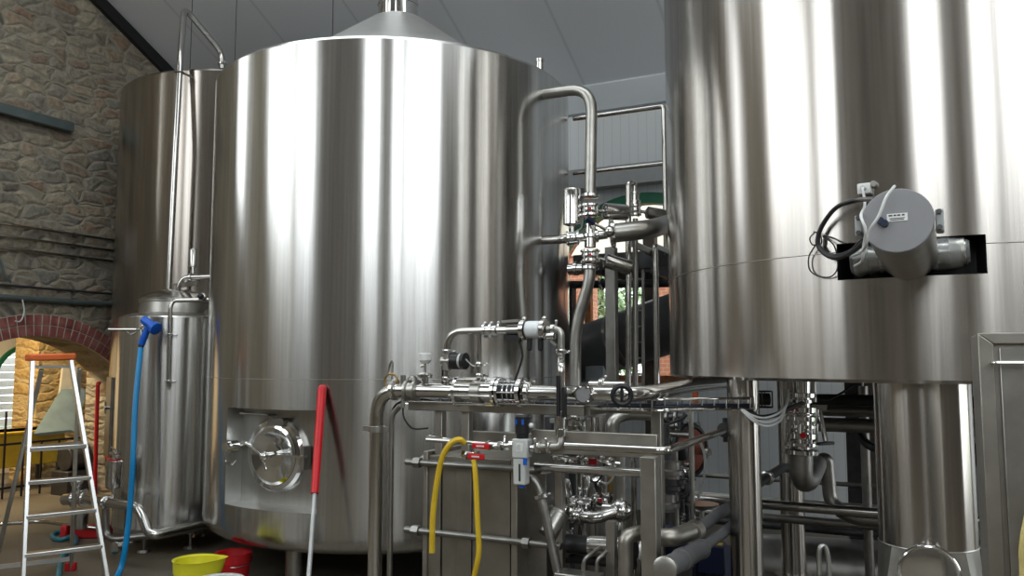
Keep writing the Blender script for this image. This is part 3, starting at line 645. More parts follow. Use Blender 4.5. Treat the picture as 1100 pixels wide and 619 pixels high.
# spray gun and blue hose
br = thing('hose_bracket', 'thin steel rod bracket sticking out left of the small tank', 'bracket', P(150, 355, 6.7))
q = MB(); q.tube([P(117, 354, 6.75), P(150, 354, 6.72), TS.hit(160, 355)], .012, .03, 10); q.build('rod', 'steel', br)
q = MB(); q.tube([P(146, 357, 6.72), P(141, 360, 6.7), P(136, 357, 6.7)], .008, .02, 8); q.build('hook', 'steel', br)
gun = thing('spray_gun', 'blue spray gun hanging by the small tank', 'spray gun', P(152, 372, 6.62))
q = MB(); g0, g1 = P(155, 344, 6.62), P(171, 356, 6.55); dv = (g1-g0).normalized()
q.lathe(g0, dv, [(.018, -.02), (.034, -.005), (.036, .05), (.032, .07), (.032, .10), (.05, .115), (.052, .155), (.04, .16)], 22); q.build('barrel', 'blue', gun)
q = MB(); q.tube([P(159, 352, 6.62), P(155, 362, 6.62), P(152, 370, 6.63)], .028, .02, 14); q.build('grip', 'blue', gun)
q = MB(); q.tube([P(157, 347, 6.66), P(151, 352, 6.66), P(152, 362, 6.66)], .007, .02, 8); q.build('trigger', 'steel', gun)
q = MB(); q.cyl(P(152.5, 367, 6.63), P(151.5, 373, 6.63), .024, n=14); q.build('coupling', 'rubber', gun)
cable('blue_hose', 'bright blue hose hanging from the spray gun to the floor', [P(151.5, 373, 6.63), P(149, 395, 6.55), P(145, 440, 6.45), P(143, 490, 6.35), P(140, 540, 6.3), P(135, 585, 6.25), P(128, 615, 6.2), P(110, 640, 5.9)], .021, 'blue_hose', 'hose')
# drain pipe in front of small tank
pipe('drain_pipe', 'steel pipe stepping down in front of the small tank towards the middle tank', 'pipe', [P(92, 536, 6.9), P(108, 539, 6.75), P(150, 545, 6.45), P(159, 572, 6.4), P(168, 575, 6.4), P(224, 562, 6.9)], .036, .1, 'steel', [(1, .15)])
pipe('lower_drain_pipe', 'darker steel pipe running low beneath the small tank', 'pipe', [P(113, 546, 6.85), P(114, 575, 6.85), P(122, 580, 6.8), P(180, 574, 6.75), P(222, 566, 7.1)], .028, .08, 'dull_steel')
q = MB(); p = P(127, 588, 6.55); t = thing('drain_valve', 'polished round end cap under the small tank', 'valve', p); q.cyl(p+U*.06, p-U*.02, .035, n=20); q.build('stub', 'polished', t); q = MB(); q.cyl(p-U*.02, p-U*.035, .048, n=20); q.build('cap', 'polished', t)
# sample cylinder
p = P(122, 524, 6.75); t = thing('sample_cylinder', 'small steel cylinder with red rimmed valve left of the small tank', 'vessel', p)
q = MB(); q.lathe(p, Z, [(.03, -.01), (.06, 0), (.065, .01), (.065, .21), (.05, .22), (.05, .235)], 24); q.build('body', 'steel', t)
q = MB(); q.cyl(p+Z*.22, p+Z*.23, .052, n=20); q.cyl(p+Z*.23-N*.03, p+Z*.235-N*.12, .006, n=8); q.build('gasket', 'red', t)
q = MB(); pp = p+Z*.27; q.cyl(pp-Z*.045, pp+Z*.02, .02, n=14); q.cyl(pp-N*.06, pp+N*.06, .016, n=12); q.cyl(pp+Z*.02+N*.03, pp+Z*.05-N*.05, .008, n=8); q.build('tap', 'polished', t)
q = MB(); q.cyl(p-Z*.09, p-Z*.01, .015, n=12); q.build('stem', 'steel', t)
q = MB(); p = P(84, 552, 7.3); t = thing('pipe_manifold', 'polished valve block with a fat upright cylinder behind the ladder', 'valve', P(87, 570, 7.3))
q.lathe(P(87, 568, 7.3), Z, [(.05, 0), (.055, .01), (.055, .16), (.04, .17)], 22); q.build('cylinder', 'steel', t)
q = MB(); q.cyl(P(70, 537, 7.35), P(93, 535, 7.2), .05, n=20); q.build('body', 'polished', t)
q = MB(); q.cyl(P(80, 536, 7.3), P(82, 536, 7.29), .075, n=24); q.cyl(P(90, 535, 7.22), P(92, 535, 7.21), .075, n=24); q.build('flange', 'polished', t)
q = MB(); q.sphere(P(84, 518, 7.3), .06, 14, 9); q.cyl(P(84, 534, 7.3), P(84, 518, 7.3), .025, n=12); q.build('dome', 'satin', t)
pipe('floor_pipe', 'thin pale pipe lying along the floor behind the ladder', 'pipe', [P(-30, 566, 7.6), P(5, 563, 7.6), P(44, 560, 7.7), P(80, 565, 7.5), P(118, 569, 7.5)], .018, .1, 'steel')
q = MB(); p = P(72, 557, 7.55); q.box(V((p.x, p.y, .06)), .06, .12, .12); p = P(100, 552, 7.6); q.box(V((p.x, p.y, .05)), .30, .18, .10); tag(q.build('red_tray', 'red_bucket', bevel=.015), 'red tray on the floor behind the ladder', 'tray')
cable('teal_hose', 'dark teal hose lying on the floor under the ladder', [PZ(62, 625, .02), PZ(66, 600, .02), PZ(76, 590, .02), PZ(82, 580, .02), PZ(76, 572, .02), PZ(62, 572, .02), PZ(56, 576, .02), PZ(64, 580, .02), PZ(78, 576, .04)], .02, 'teal', 'hose')
# ------------------------------------------------------------------ step ladder
ld = thing('step_ladder', 'aluminium step ladder with an orange top at the far left', 'ladder', PZ(60, 635, 0))
FLf, FRf = P(24, 642, 5.5), P(118, 630, 5.8); FLf.z = FRf.z = 0
FLt, FRt = P(35, 388, 5.80), P(76, 387, 5.98)
RRf, RLf = PZ(76, 613, 0), PZ(-9, 623, 0)
wdir = (FRf-FLf).normalized()
def rail(a, b, w, h, name, mat='alu'):
    k = MB(); k.bar(a, b, w, h, wdir); return k.build(name, mat, ld, .004)
rail(FLf, FLt, .062, .028, 'stile'); rail(FRf, FRt, .062, .028, 'stile')
RRt, RLt = FRt+U*.07-Z*.06, FLt+U*.07-Z*.06
rail(RRf, RRt, .045, .026, 'rear_leg', 'satin'); rail(RLf, RLt, .045, .026, 'rear_leg', 'satin')
for zl in (.09, .31, .55, .77):
    f = zl/FLt.z; a = FLf.lerp(FLt, f); b_ = FRf.lerp(FRt, zl/FRt.z); k = MB(); ax = (b_-a).normalized(); k.box((a+b_)/2, (b_-a).length, .075, .026, (ax, Z.cross(ax), Z)); k.build('tread', 'alu', ld, .004)
f = .99; a = FLf.lerp(FLt, f/FLt.z); b_ = FRf.lerp(FRt, f/FRt.z); ax = (b_-a).normalized(); k = MB(); k.box((a+b_)/2+Z.cross(ax)*.06, (b_-a).length, .22, .03, (ax, Z.cross(ax), Z)); k.build('platform', 'alu', ld, .005)
k = MB(); zl = 1.55; a = FLf.lerp(FLt, zl/FLt.z); b_ = FRf.lerp(FRt, zl/FRt.z); k.bar(a, b_, .02, .02); k.build('cross_tube', 'alu', ld)
ax = (FRt-FLt).normalized(); k = MB(); k.box((FLt+FRt)/2+Z.cross(ax)*.03+Z*.025, (FRt-FLt).length+.05, .14, .05, (ax, Z.cross(ax), Z)); k.build('top_cap', 'orange', ld, .012)
k = MB(); k.bar(RRf.lerp(RRt, .06), RLf.lerp(RLt, .06), .02, .03); k.build('rear_brace', 'alu', ld)
for a in (FLf, FRf, RRf, RLf): k = MB(); k.box(a+Z*.03, .075, .05, .06); k.build('foot', 'red', ld, .006)
# ------------------------------------------------------------------ side-room contents seen through the arch
p = PN(45, 480, -9.9); q = MB(); c0 = PN(-10, 498, -9.9); c1 = PN(72, 496, -9.9); t = thing('storage_bin', 'yellow bin standing in the side room behind the ladder', 'bin', V(((c0.x+c1.x)/2, (c0.y+c1.y)/2, 0)))
zb_ = c1.z; ztp = PN(45, 462, -9.9).z; ln = (c1-c0); ln.z = 0; mid = (c0+c1)/2
q.box(V((mid.x, mid.y, (zb_+ztp)/2))-N*.3, ln.length, .5, ztp-zb_, (U, N, Z)); q.build('body', 'bin_yellow', t, .015)
q = MB(); q.box(V((mid.x, mid.y, ztp-.02))-N*.3, ln.length+.04, .54, .04, (U, N, Z)); q.build('rim', 'bin_yellow', t, .01)
for e in (-.45, .45):
    for g in (-.1, -.5): q = MB(); b_ = V((mid.x, mid.y, 0))+U*(e*ln.length)+N*g; q.cyl(b_, b_+Z*zb_, .03, n=12); q.build('leg', 'dark_steel', t)
rl = thing('railing', 'thin black metal railing in front of the yellow bin', 'railing', V((mid.x, mid.y, 0))+N*.4)
rb = V((mid.x, mid.y, 0))+N*.35
q = MB(); q.bar(rb-U*1.0+Z*.62, rb+U*.8+Z*.62, .025, .025); q.build('top_rail', 'black', rl)
q = MB(); q.bar(rb-U*1.0+Z*.12, rb+U*.8+Z*.12, .025, .025); q.build('bottom_rail', 'black', rl)
for i in range(9): q = MB(); b_ = rb+U*(-1.0+.225*i); q.bar(b_, b_+Z*(1.0 if i in (1, 2) else .62), .018, .018); q.build('baluster', 'black', rl)
# leaning grey board and pale panel
b0_, b1_, b2_, b3_ = PN(36, 466, -9.75), PN(76, 462, -9.75), PN(90, 418, -10.15), PN(66, 418, -10.15)
q = MB(); q.prism([b0_, b1_, b2_, b3_], V((.02, .05, -.03))); tag(q.build('grey_board', 'board'), 'large grey-green board leaning above the yellow bin', 'board')
q = MB(); a_, b_, c_, d_ = PN(64, 428, -10.4), PN(82, 428, -10.4), PN(84, 394, -10.45), PN(68, 394, -10.45); q.prism([a_, b_, c_, d_], -N*.04); tag(q.build('cream_board', 'pale_board'), 'pale cream panel leaning on the yellow stone pier', 'panel')
pipe('red_post', 'red upright pipe beside the stone pier in the arch', 'pipe', [V((PN(105, 460, -8.62).x, PN(105, 460, -8.62).y, 0.0)), PN(105, 413, -8.62), PN(107, 411, -8.62)], .022, .02, 'red')
q = MB(); b_ = PN(88, 520, -9.2); t = thing('pump_unit', 'dark pump with round motor in the doorway behind the ladder', 'pump', V((b_.x, b_.y, 0)))
c_ = V((b_.x, b_.y, .42)); q.cyl(c_-U*.25, c_+U*.2, .14, n=24); q.build('motor', 'dark_steel', t, .01)
q = MB(); q.cyl(c_+U*.2, c_+U*.32, .11, .16, n=24); q.build('volute', 'rust_steel', t); q = MB(); q.box(V((b_.x, b_.y, .14)), .6, .3, .28, (U, N, Z)); q.build('base', 'dark_steel', t, .01)
q = MB(); b_ = PN(92, 490, -9.3); q.tube([PN(86, 478, -9.3), PN(96, 470, -9.3), V((b_.x, b_.y, .5))], .022, .08, 10); tag(q.build('dark_pipe_bend', 'dark_steel'), 'dark bent pipe above the pump behind the ladder', 'pipe')
# ------------------------------------------------------------------ conduits on the stone wall
for py0, py1, mt, r, lb in ((240, 257, 'steel', .016, 'topmost of the three thin steel conduits on the stone wall'), (253, 268.5, 'steel', .016, 'middle one of the three thin steel conduits on the stone wall'), (266, 280, 'steel', .016, 'lowest of the three thin steel conduits on the stone wall'),
                           (306, 316, 'dark_steel', .014, 'thin black conduit just above the blue-grey one on the stone wall'), (319, 328, 'conduit', .03, 'blue-grey conduit just above the brick arch')):
    z = PN(0, py0, NL+.05).z
    a, b_ = RM(NL+.05, to_room(PN(-40, py0, NL+.05)).y, z), RM(NL+.05, 7.6, z)
    t = thing('conduit', lb, 'conduit', a); q = MB(); q.cyl(a, b_, r, n=12); q.build('tube', mt, t)
    for f in (.45, .8): q = MB(); p = a.lerp(b_, f); q.box(p-N*.02, .06, .03, r*3, (N, U, Z)); q.build('saddle', 'dull_steel', t)
a = PN(-30, 112, NL+.06); b_ = PN(77, 139, NL+.06); z = PN(20, 122, NL+.06).z
q = MB(); q.bar(RM(NL+.06, to_room(a).y, z), RM(NL+.06, to_room(b_).y, z), .10, .11); tag(q.build('steel_beam', 'conduit', bevel=.006), 'blue-grey steel beam end high on the stone wall', 'beam')
cable('wall_hook_cable', 'short grey cable loop hanging over the brick arch', [PN(24, 322, NL+.09), PN(26, 335, NL+.1), PN(22, 345, NL+.1), PN(16, 345, NL+.09)], .008, 'grey_plastic')
cable('conduit_cable', 'dark blue cable dropping down the stone wall at the left edge', [PN(-6, 272, NL+.06), PN(1, 282, NL+.06), PN(5, 296, NL+.06), PN(12, 303, NL+.06)], .014, 'conduit')
# buckets
def bucket(label, px, Y, h, r, mat, spout=False, ring=True):
    b_ = P(px, 600, Y); b_ = V((b_.x, b_.y, 0)); t = thing('bucket', label, 'bucket', b_)
    q = MB(); n = 40; rings = []
    prof = [(.02, 0), (r*.78, 0), (r*.8, .01), (r*.94, h*.72), (r*.97, h*.73), (r, h), (r+.006, h), (r*.94, h*.97), (r*.88, h*.7), (r*.76, .02), (.02, .02)]
    for rr, z in prof:
        ring_ = []
        for j in range(n):
            a = 2*PI*j/n; k = 1+.36*max(0, math.cos(a))**10*(z/h)**2 if spout else 1
            ring_.append(b_+V((rr*k*math.cos(a), rr*k*math.sin(a), z + (.012*max(0, math.cos(a))**6 if spout and z > h*.8 else 0))))
        rings.append(ring_)
    q.rings(rings, False); q.build('body', mat, t)
    q = MB(); q.torus(b_+Z*(h*.80), V((.15, -.25, 1)), r*1.03, .0035, 32, 6, PI*.05, PI*1.05); q.build('handle', 'steel', t); return t
bucket('bright yellow bucket with a pouring lip on the floor, left of the red one', 211, 5.5, .30, .145, 'yellow', True)
bucket('red bucket tucked under the edge of the middle tank', 251, 6.0, .23, .125, 'red_bucket')
bucket('pale grey bucket at the very bottom edge, in front of the yellow one', 236, 5.0, .30, .14, 'grey_plastic')
# red sleeved pole
pt_ = TC.hit(347, 418)-V((.0, .03, 0)); pb = P(327, 690, 4.85); pb.z = .0
t = thing('floor_squeegee', 'long pole with a red upper sleeve leaning against the middle tank', 'squeegee', pb)
md = pb.lerp(pt_, .545)
q = MB(); q.cyl(pb+Z*.03, md, .014, n=14); q.build('handle', 'pole_grey', t); q = MB(); q.cyl(md, pt_, .025, .03, n=18); q.sphere(pt_, .03, 14, 8); q.build('sleeve', 'red', t)
q = MB(); q.box(pb+Z*.025, .45, .04, .05, (N, U, Z)); q.build('blade', 'rubber', t)
# ------------------------------------------------------------------ catwalk between the tanks, pipes from the middle tank
SR = to_room(P(607, 130, 7.0)).y                       # rail line, parallel to the back wall
r0, r1 = PS(616, 128.5, SR), PS(713, 113, SR); zr = (r0.z+r1.z)/2; r0.z = r1.z = zr
m0, m1 = PS(616, 186, SR), PS(713, 176, SR); m0.z = m1.z = (m0.z+m1.z)/2
cw = thing('catwalk', 'dark steel catwalk with a two-bar handrail between the two big tanks', 'catwalk', V((r1.x, r1.y, 2.3)))
q = MB(); q.tube([r0, r1, V((r1.x, r1.y, 2.45))], .022, .03, 12); q.build('handrail', 'steel', cw)
q = MB(); q.cyl(m0, m1, .018, n=12); q.build('middle_rail', 'steel', cw)
a, b_ = PS(617, 270, SR+.02), PS(722, 268, SR+.02)
q = MB(); q.bar(V((a.x, a.y, 2.42)), V((b_.x, b_.y, 2.42)), .06, .14); q.build('edge_beam', 'dark_steel', cw)
q = MB()
for k in range(16):
    off = U*(.06+.07*k); q.bar(V((a.x, a.y, 2.45))+off, V((b_.x, b_.y, 2.45))+off, .012, .04)
q.build('grating', 'dark_steel', cw)
q = MB(); off = U*1.15; q.bar(V((a.x, a.y, 2.42))+off, V((b_.x, b_.y, 2.42))+off, .06, .14); q.build('edge_beam', 'dark_steel', cw)
for k in (.25, .75):
    q = MB(); c_ = a.lerp(b_, k); c_.z = 2.36; q.bar(c_, c_+U*1.15, .05, .08); q.build('cross_beam', 'dark_steel', cw)
# dark square posts
def post(label, px, Y, w, z1, mat, name='steel_post'):
    b_ = P(px, 500, Y); b_ = V((b_.x, b_.y, 0)); t = thing(name, label, 'post', b_)
    q = MB(); q.box(b_+Z*z1/2, w, w, z1, (N, U, Z)); q.build('shaft', mat, t, .005)
    q = MB(); q.box(b_+Z*.008, w*1.8, w*1.8, .016, (N, U, Z)); q.build('base_plate', 'dark_steel', t); return t
post('square brown-grey steel post in front of the bright window', 659, 6.4, .082, P(659, 266, 6.4).z, 'dull_steel')
post('dark steel post close to the right edge of the middle tank', 612, 7.6, .11, 2.3, 'dark_steel')
post('dark steel post half hidden behind the thin upright rods, right of the window', 702, 8.2, .12, 2.9, 'rust_steel')
# big inclined duct
d0, d1 = P(598, 389, 8.3), P(765, 333, 7.4); dd = (d1-d0).normalized()
t = thing('inclined_duct', 'fat dark grey duct sloping up behind the pipes below the window', 'duct', d0)
q = MB(); q.cyl(d0, d1, .27, n=36); q.build('tube', 'duct', t)
for px in (.42, .47): q = MB(); p = d0.lerp(d1, px); q.lathe(p, dd, [(.27, -.02), (.278, -.018), (.278, .018), (.27, .02)], 36); q.build('joint_band', 'dull_steel', t)
q = MB(); p = P(641, 402, 7.9); q.box(p, .18, .14, .16, (N, U, Z)); q.box(p-Z*.6, .05, .05, 1.1, (N, U, Z)); tag(q.build('junction_box', 'pale_block', bevel=.006), 'pale blue-grey box on a stand below the sloping duct', 'box')

# DN100 riser from the tank
Yv = 6.02; n0 = TC.pt(TC.ang(TC.hit(585, 101)), 1.497, TC.hit(585, 101).z)
top = P(633, 95, Yv)
V0 = P(634, 210, Yv)
pipe('riser_pipe', 'thick steel pipe leaving the middle tank high on the right and dropping straight down', 'pipe', [n0, P(636, 93.5, Yv), P(634, 212, Yv)], .043, .2, 'satin', [(1, .985)])
pipe('valve_spool', 'short upright pipe between the upper and lower valves right of the middle tank', 'pipe', [P(634, 241, Yv), P(634, 266, Yv)], .043, 0, 'steel', [(0, .5)])
pipe('cranked_pipe', 'thick steel pipe cranked to the left below the valves and dropping beside the middle tank', 'pipe', [P(634, 284, Yv), P(633, 303, Yv), P(618, 352, Yv+.05), P(618, 409, Yv+.05), P(618, 470, Yv+.05)], .043, .18, 'satin', [(0, .2)])
butterfly('upper valve with a red dot on the thick riser pipe, actuator pointing right', P(634, 226, Yv), Z, .047, N*.7+U*.7, .2, .062)
butterfly('lower valve with a red dot on the thick riser pipe, below the crossing pipe', P(634, 275, Yv), Z, .047, N*.75+U*.5-Z*.25, .22, .055)
hz0 = TC.pt(TC.ang(TC.hit(584, 258)), 1.497, TC.hit(584, 258).z)
pipe('cross_pipe', 'horizontal steel pipe from the middle tank through the riser valves', 'pipe', [hz0, P(606, 257, Yv-.0), P(652, 252, Yv)], .034, .05, 'steel', [(1, .75)])
pipe('large_elbow_pipe', 'fat horizontal pipe bending back behind the right tank', 'pipe', [P(656, 251, Yv), P(700, 246, 6.0), P(719, 240, 6.5)], .072, .18, 'satin', [(0, .04)])
t = butterfly('steel cylinder actuator with red cap standing upright beside the middle tank', P(615, 256, Yv), (P(606, 257, Yv)-P(652, 252, Yv)), .036, Z, .28, .068, False)
q = MB(); p = P(616, 208, Yv); q.cyl(p-Z*.01, p+Z*.012, .018, n=12); q.build('cap', 'red', t)
cable('actuator_cable', 'thin grey cable looping beside the upright actuator', [P(618, 207, Yv), P(624, 209, Yv+.03), P(626, 222, Yv+.03), P(625, 243, Yv), P(620, 248, Yv)], .007, 'grey_plastic')
t = thing('hand_lever', 'slanting steel lever with dark grip at the riser valves', 'lever', P(655, 250, 5.93))
q = MB(); q.cyl(P(655, 249, 5.93), P(638, 240, 5.9), .012, n=10); q.build('rod', 'polished', t); q = MB(); q.cyl(P(638, 240, 5.9), P(630, 234, 5.88), .022, n=12); q.build('grip', 'navy', t); q = MB(); q.sphere(P(655, 249, 5.94), .045, 14, 9); q.build('hub', 'steel', t)
# upright thin pipes with a bottle-shaped valve
pipe('hook_pipe', 'thin upright pipe hooked over at its top in front of the arched window', 'pipe', [P(681.5, 207, 6.5), P(681.5, 196, 6.5), P(675, 196, 6.45), P(675, 420, 6.45)], .024, .05, 'steel')
t = butterfly('stacked steel valve with a dark side actuator in front of the arched window', P(682, 226, 6.5), Z, .034, N*.8+U*.5-Z*.15, .16, .05, False, None, 'dull_steel')
q = MB(); q.lathe(P(681.5, 216, 6.5), Z, [(.04, -.03), (.05, -.02), (.05, 0), (.036, .01), (.036, .05), (.045, .055), (.045, .07), (.025, .075)], 18); q.build('bonnet', 'polished', t)
q = MB(); p = P(703, 240, 6.6); q.sphere(p, .022, 10, 7); q.build('tip', 'red', t)
pipe('thin_riser', 'thin upright pipe below the stacked valve, right of the hooked one', 'pipe', [P(682.5, 235, 6.5), P(682.5, 420, 6.5)], .022, 0, 'satin')
pipe('bright_rod_pipe', 'bright upright pipe with a bent top just left of the right tank', 'pipe', [P(722, 273, 6.6), P(703, 264, 6.35), P(704, 275, 6.35), P(706, 420, 6.35)], .023, .07, 'steel')
t = thing('cable_ladder', 'narrow dark upright cable ladder between the thin pipes', 'cable ladder', P(684, 415, 6.75))
for px in (676, 691): q = MB(); q.bar(P(px, 425, 6.75), P(px, 285, 6.75), .02, .025); q.build('side_rail', 'dull_steel', t)
for k in range(8): q = MB(); y = 300+17*k; q.cyl(P(676, y, 6.75), P(691, y, 6.75), .008, n=8); q.build('rung', 'dull_steel', t)
pipe('overhead_pipe', 'dark pipe running under the catwalk above the window', 'pipe', [P(612, 306, 7.4), P(735, 304, 6.8)], .035, 0, 'dark_steel', [(0, .3)])
pipe('slanted_rail_pipe', 'steel pipe slanting back under the catwalk', 'pipe', [P(680, 262, 6.9), P(701, 272, 6.6)], .03, 0, 'satin')
q = MB(); p = P(611, 289, 6.3); q.cyl(p, p+N*.12, .04, n=18); q.cyl(p+N*.05, p+N*.075, .055, n=18); tag(q.build('stub_valve', 'polished'), 'short polished pipe stub on the right edge of the middle tank', 'valve')

# ------------------------------------------------------------------ skid: main pipe, frame, plate heat exchanger, air unit
S0 = 3.92; ZM = PS(520, 421, S0).z
def at(px, s, z):                                       # point of the line (s, z) seen in image column px
    r = ray(px, 420); return EYE + r*(s/r.dot(U)) * 1.0 if z is None else V((*(EYE + r*(s/r.dot(U))).xy, z))
mp0 = at(405, S0, 0); mp0.z = 0
cor = at(640, S0, ZM); far = PZ(742, 413.5, ZM)
far2 = PZ(782, 409.5, ZM)
pipe('product_pipe', 'main steel pipe rising from the floor and running level across the skid', 'pipe', [V((mp0.x, mp0.y, .0)), at(405, S0, ZM), at(497, S0, ZM)], .040, .16, 'steel', [(1, .22)])
pipe('product_pipe', 'level steel main pipe right of the caged sight glass, swinging back under the right tank', 'pipe', [at(566, S0, ZM), at(684, S0, ZM), P(742, 414.5, 4.75), P(786, 411, 5.35)], .040, .2, 'steel', [(0, .02)])
q = MB(); p = at(405, S0, PS(405, 461, S0).z); q.lathe(p, Z, [(.041, -.018), (.05, -.016), (.05, .016), (.041, .018)], 20); q.bar(p-N*.09, p+N*.09, .012, .03); tag(q.build('pipe_clamp', 'satin'), 'flat clamp around the upright main pipe left of the skid', 'clamp')
s1 = S0+.12
pipe('slim_pipe', 'slim upright pipe just right of the upright main pipe', 'pipe', [V((*at(421, s1, 0).xy, 0)), at(421, s1, PS(421, 446, s1).z), at(430, s1, PS(430, 436, s1).z)], .016, .06, 'satin')
# in-line strainer with tie rods + caged sight glass
def along(px): return at(px, S0, ZM)
t = thing('line_filter', 'fat in-line filter with long tie rods on the main pipe', 'filter', along(514))
q = MB(); q.cyl(along(494), along(534), .052, n=26); q.build('body', 'steel', t)
for a, b_ in ((492, 495), (533, 536)): q = MB(); q.cyl(along(a), along(b_), .082, n=28); q.build('flange', 'polished', t)
for k in range(6):
    a = 2*PI*k/6+.3; e = U*math.cos(a)*.07+Z*math.sin(a)*.07; q = MB(); q.cyl(along(489)+e, along(538)+e, .007, n=8); q.build('tie_rod', 'polished', t)
q = MB(); q.lathe(along(514), N, [(.054, -.03), (.062, -.028), (.062, .028), (.054, .03)], 24); q.build('band', 'satin', t)
t = thing('sight_glass', 'sight glass in a square wire cage on the main pipe', 'sight glass', along(550))
q = MB(); q.cyl(along(540), along(560), .038, n=20); q.build('tube', 'dark_steel', t)
for a, b_ in ((537, 540), (559, 563)): q = MB(); q.cyl(along(a), along(b_), .078, n=28); q.build('flange', 'polished', t)
q = MB()
for k in range(8):
    a = 2*PI*k/8; e = U*math.cos(a)*.055+Z*math.sin(a)*.055; q.cyl(along(539)+e, along(561)+e, .005, n=6)
for px in (544, 549, 554): q.torus(along(px), N, .055, .004, 24, 6)
q.build('cage', 'polished', t)
# things standing on the main pipe
t = thing('sensor_loop', 'wire loop with a red-brown band on the left bend of the main pipe', 'sensor', at(420, S0, ZM+.04))
q = MB(); q.torus(at(420, S0, PS(420, 410, S0).z), U, .045, .006, 26, 8); q.build('band', 'brass', t)
q = MB(); q.tube([at(421, S0, ZM+.03), at(421.5, S0, PS(421, 387, S0).z), at(419, S0, PS(419, 390, S0).z), at(416, S0, PS(416, 404, S0).z)], .006, .01, 8); q.build('wire', 'satin', t)
t = thing('line_sensor', 'small bolted sensor block on the main pipe left of the gauge', 'sensor', at(443, S0, ZM))
q = MB(); q.lathe(along(443), N, [(.041, -.04), (.06, -.035), (.06, -.02), (.05, -.015), (.05, .015), (.06, .02), (.06, .035), (.041, .04)], 24); q.build('body', 'satin', t)
q = MB(); p = at(443, S0, ZM+.055); q.sphere(p, .03, 12, 8); q.cyl(at(433, S0, ZM+.03), at(433, S0, ZM+.085), .015, n=10); q.build('cap', 'dull_steel', t)
q = MB(); q.cyl(at(433, S0, ZM-.03), at(433, S0, ZM-.1), .012, n=10); q.build('stem', 'satin', t)
cable('sensor_cable', 'thin black cable hanging from the bolted sensor below the main pipe', [at(433, S0, ZM-.1), at(434, S0, ZM-.15), at(440, S0, ZM-.20), at(447, S0, ZM-.215), at(460, S0-.03, ZM-.205)], .005, 'black')
t = thing('pressure_gauge', 'small pressure gauge with a white square head on the main pipe', 'gauge', at(456.5, S0, ZM+.04))
q = MB(); q.cyl(at(456.5, S0, ZM+.035), at(456.5, S0, ZM+.07), .02, n=14); q.lathe(at(456.5, S0, ZM+.07), Z, [(.03, 0), (.042, .005), (.042, .02), (.02, .03)], 18); q.bar(at(449, S0, ZM+.082), at(464, S0, ZM+.082), .012, .016); q.build('socket', 'polished', t)
q = MB(); q.cyl(at(456.5, S0, ZM+.09), at(456.5, S0, ZM+.155), .007, n=8); q.cyl(at(452, S0, ZM+.135), at(456, S0, ZM+.14), .007, n=8); q.build('stem', 'satin', t)
q = MB(); q.lathe(at(456.5, S0, ZM+.15), Z, [(.022, 0), (.032, .015), (.036, .02), (.036, .055), (.03, .06)], 16); q.build('head', 'white_plastic', t)
# bypass loop above the main pipe
zB = PS(540, 355, S0).z
pipe('bypass_pipe', 'thin pipe rising from the main pipe and turning right towards the white sight glass', 'pipe', [along(480)+Z*.03, at(480, S0, zB), at(523, S0, zB)], .019, .1, 'steel', [(0, .12), (0, .62)])
pipe('bypass_branch', 'thin upright branch from the bypass down to the main pipe filter', 'pipe', [at(514.5, S0, zB-.015), at(514.5, S0, ZM+.05)], .014, 0, 'steel', [(0, .63), (0, .86)])
pipe('bypass_tail', 'thin pipe between the bypass union and the small hand valve', 'pipe', [at(530, S0, zB), at(561, S0, zB)], .019, 0, 'steel', [(0, .06)])
t = thing('flow_switch', 'black round switch on the upright bypass pipe', 'switch', at(480, S0, PS(480, 388, S0).z))
p = at(480, S0, PS(480, 388, S0).z); q = MB(); q.cyl(p-N*.03, p+N*.04, .026, n=16); q.cyl(p-Z*.05, p+Z*.05, .025, n=16); q.build('tee', 'satin', t)
q = MB(); q.cyl(p+N*.035, p+N*.085, .045, n=24); q.cyl(p+N*.10, p+N*.12, .046, n=24); q.build('housing', 'black', t); q = MB(); q.cyl(p+N*.085, p+N*.10, .043, n=24); q.build('ring', 'grey_plastic', t)
cable('switch_cable', 'thin pale cable from the black round switch to the branch pipe', [p+N*.12+Z*.01, at(503, S0, PS(503, 389, S0).z), at(508, S0, PS(508, 393, S0).z), at(514, S0-.02, PS(514, 393, S0).z)], .004, 'grey_plastic')
cable('switch_lead', 'black lead hanging from the switch tee down behind the main pipe', [p-N*.03, at(475.5, S0+.02, PS(475.5, 395, S0).z), at(476, S0+.05, PS(476, 415, S0).z), at(484, S0+.07, PS(484, 428, S0).z), at(500, S0+.07, PS(500, 434, S0).z)], .006, 'black')
t = thing('union_fitting', 'small clamped union on the bypass pipe', 'fitting', at(526, S0, zB))
q = MB(); q.cyl(at(521, S0, zB), at(532, S0, zB), .027, n=18); q.build('body', 'polished', t)
for px in (521, 528): q = MB(); q.lathe(at(px, S0, zB), N, [(.02, -.008), (.04, -.006), (.04, .006), (.02, .008)], 18); q.sphere(at(px, S0, zB+.04), .01, 8, 6); q.build('clamp', 'polished', t)
t = thing('hand_valve', 'small hand valve with a flat dark lever left of the white sight glass', 'valve', at(552, S0, zB))
q = MB(); q.cyl(at(546, S0, zB), at(560, S0, zB), .03, n=18); q.build('body', 'steel', t)
q = MB(); q.bar(at(540, S0-.02, zB+.045), at(558, S0-.02, zB+.05), .03, .014); q.build('lever', 'satin', t); q = MB(); q.bar(at(543, S0-.02, zB-.04), at(560, S0-.02, zB-.045), .04, .03); q.build('bracket', 'black', t)
t = thing('white_sight_glass', 'milky white sight glass on the bypass line', 'sight glass', at(574, S0, zB))
q = MB(); q.cyl(at(566, S0, zB), at(582.5, S0, zB), .047, n=26); q.build('bowl', 'sight', t, .006)
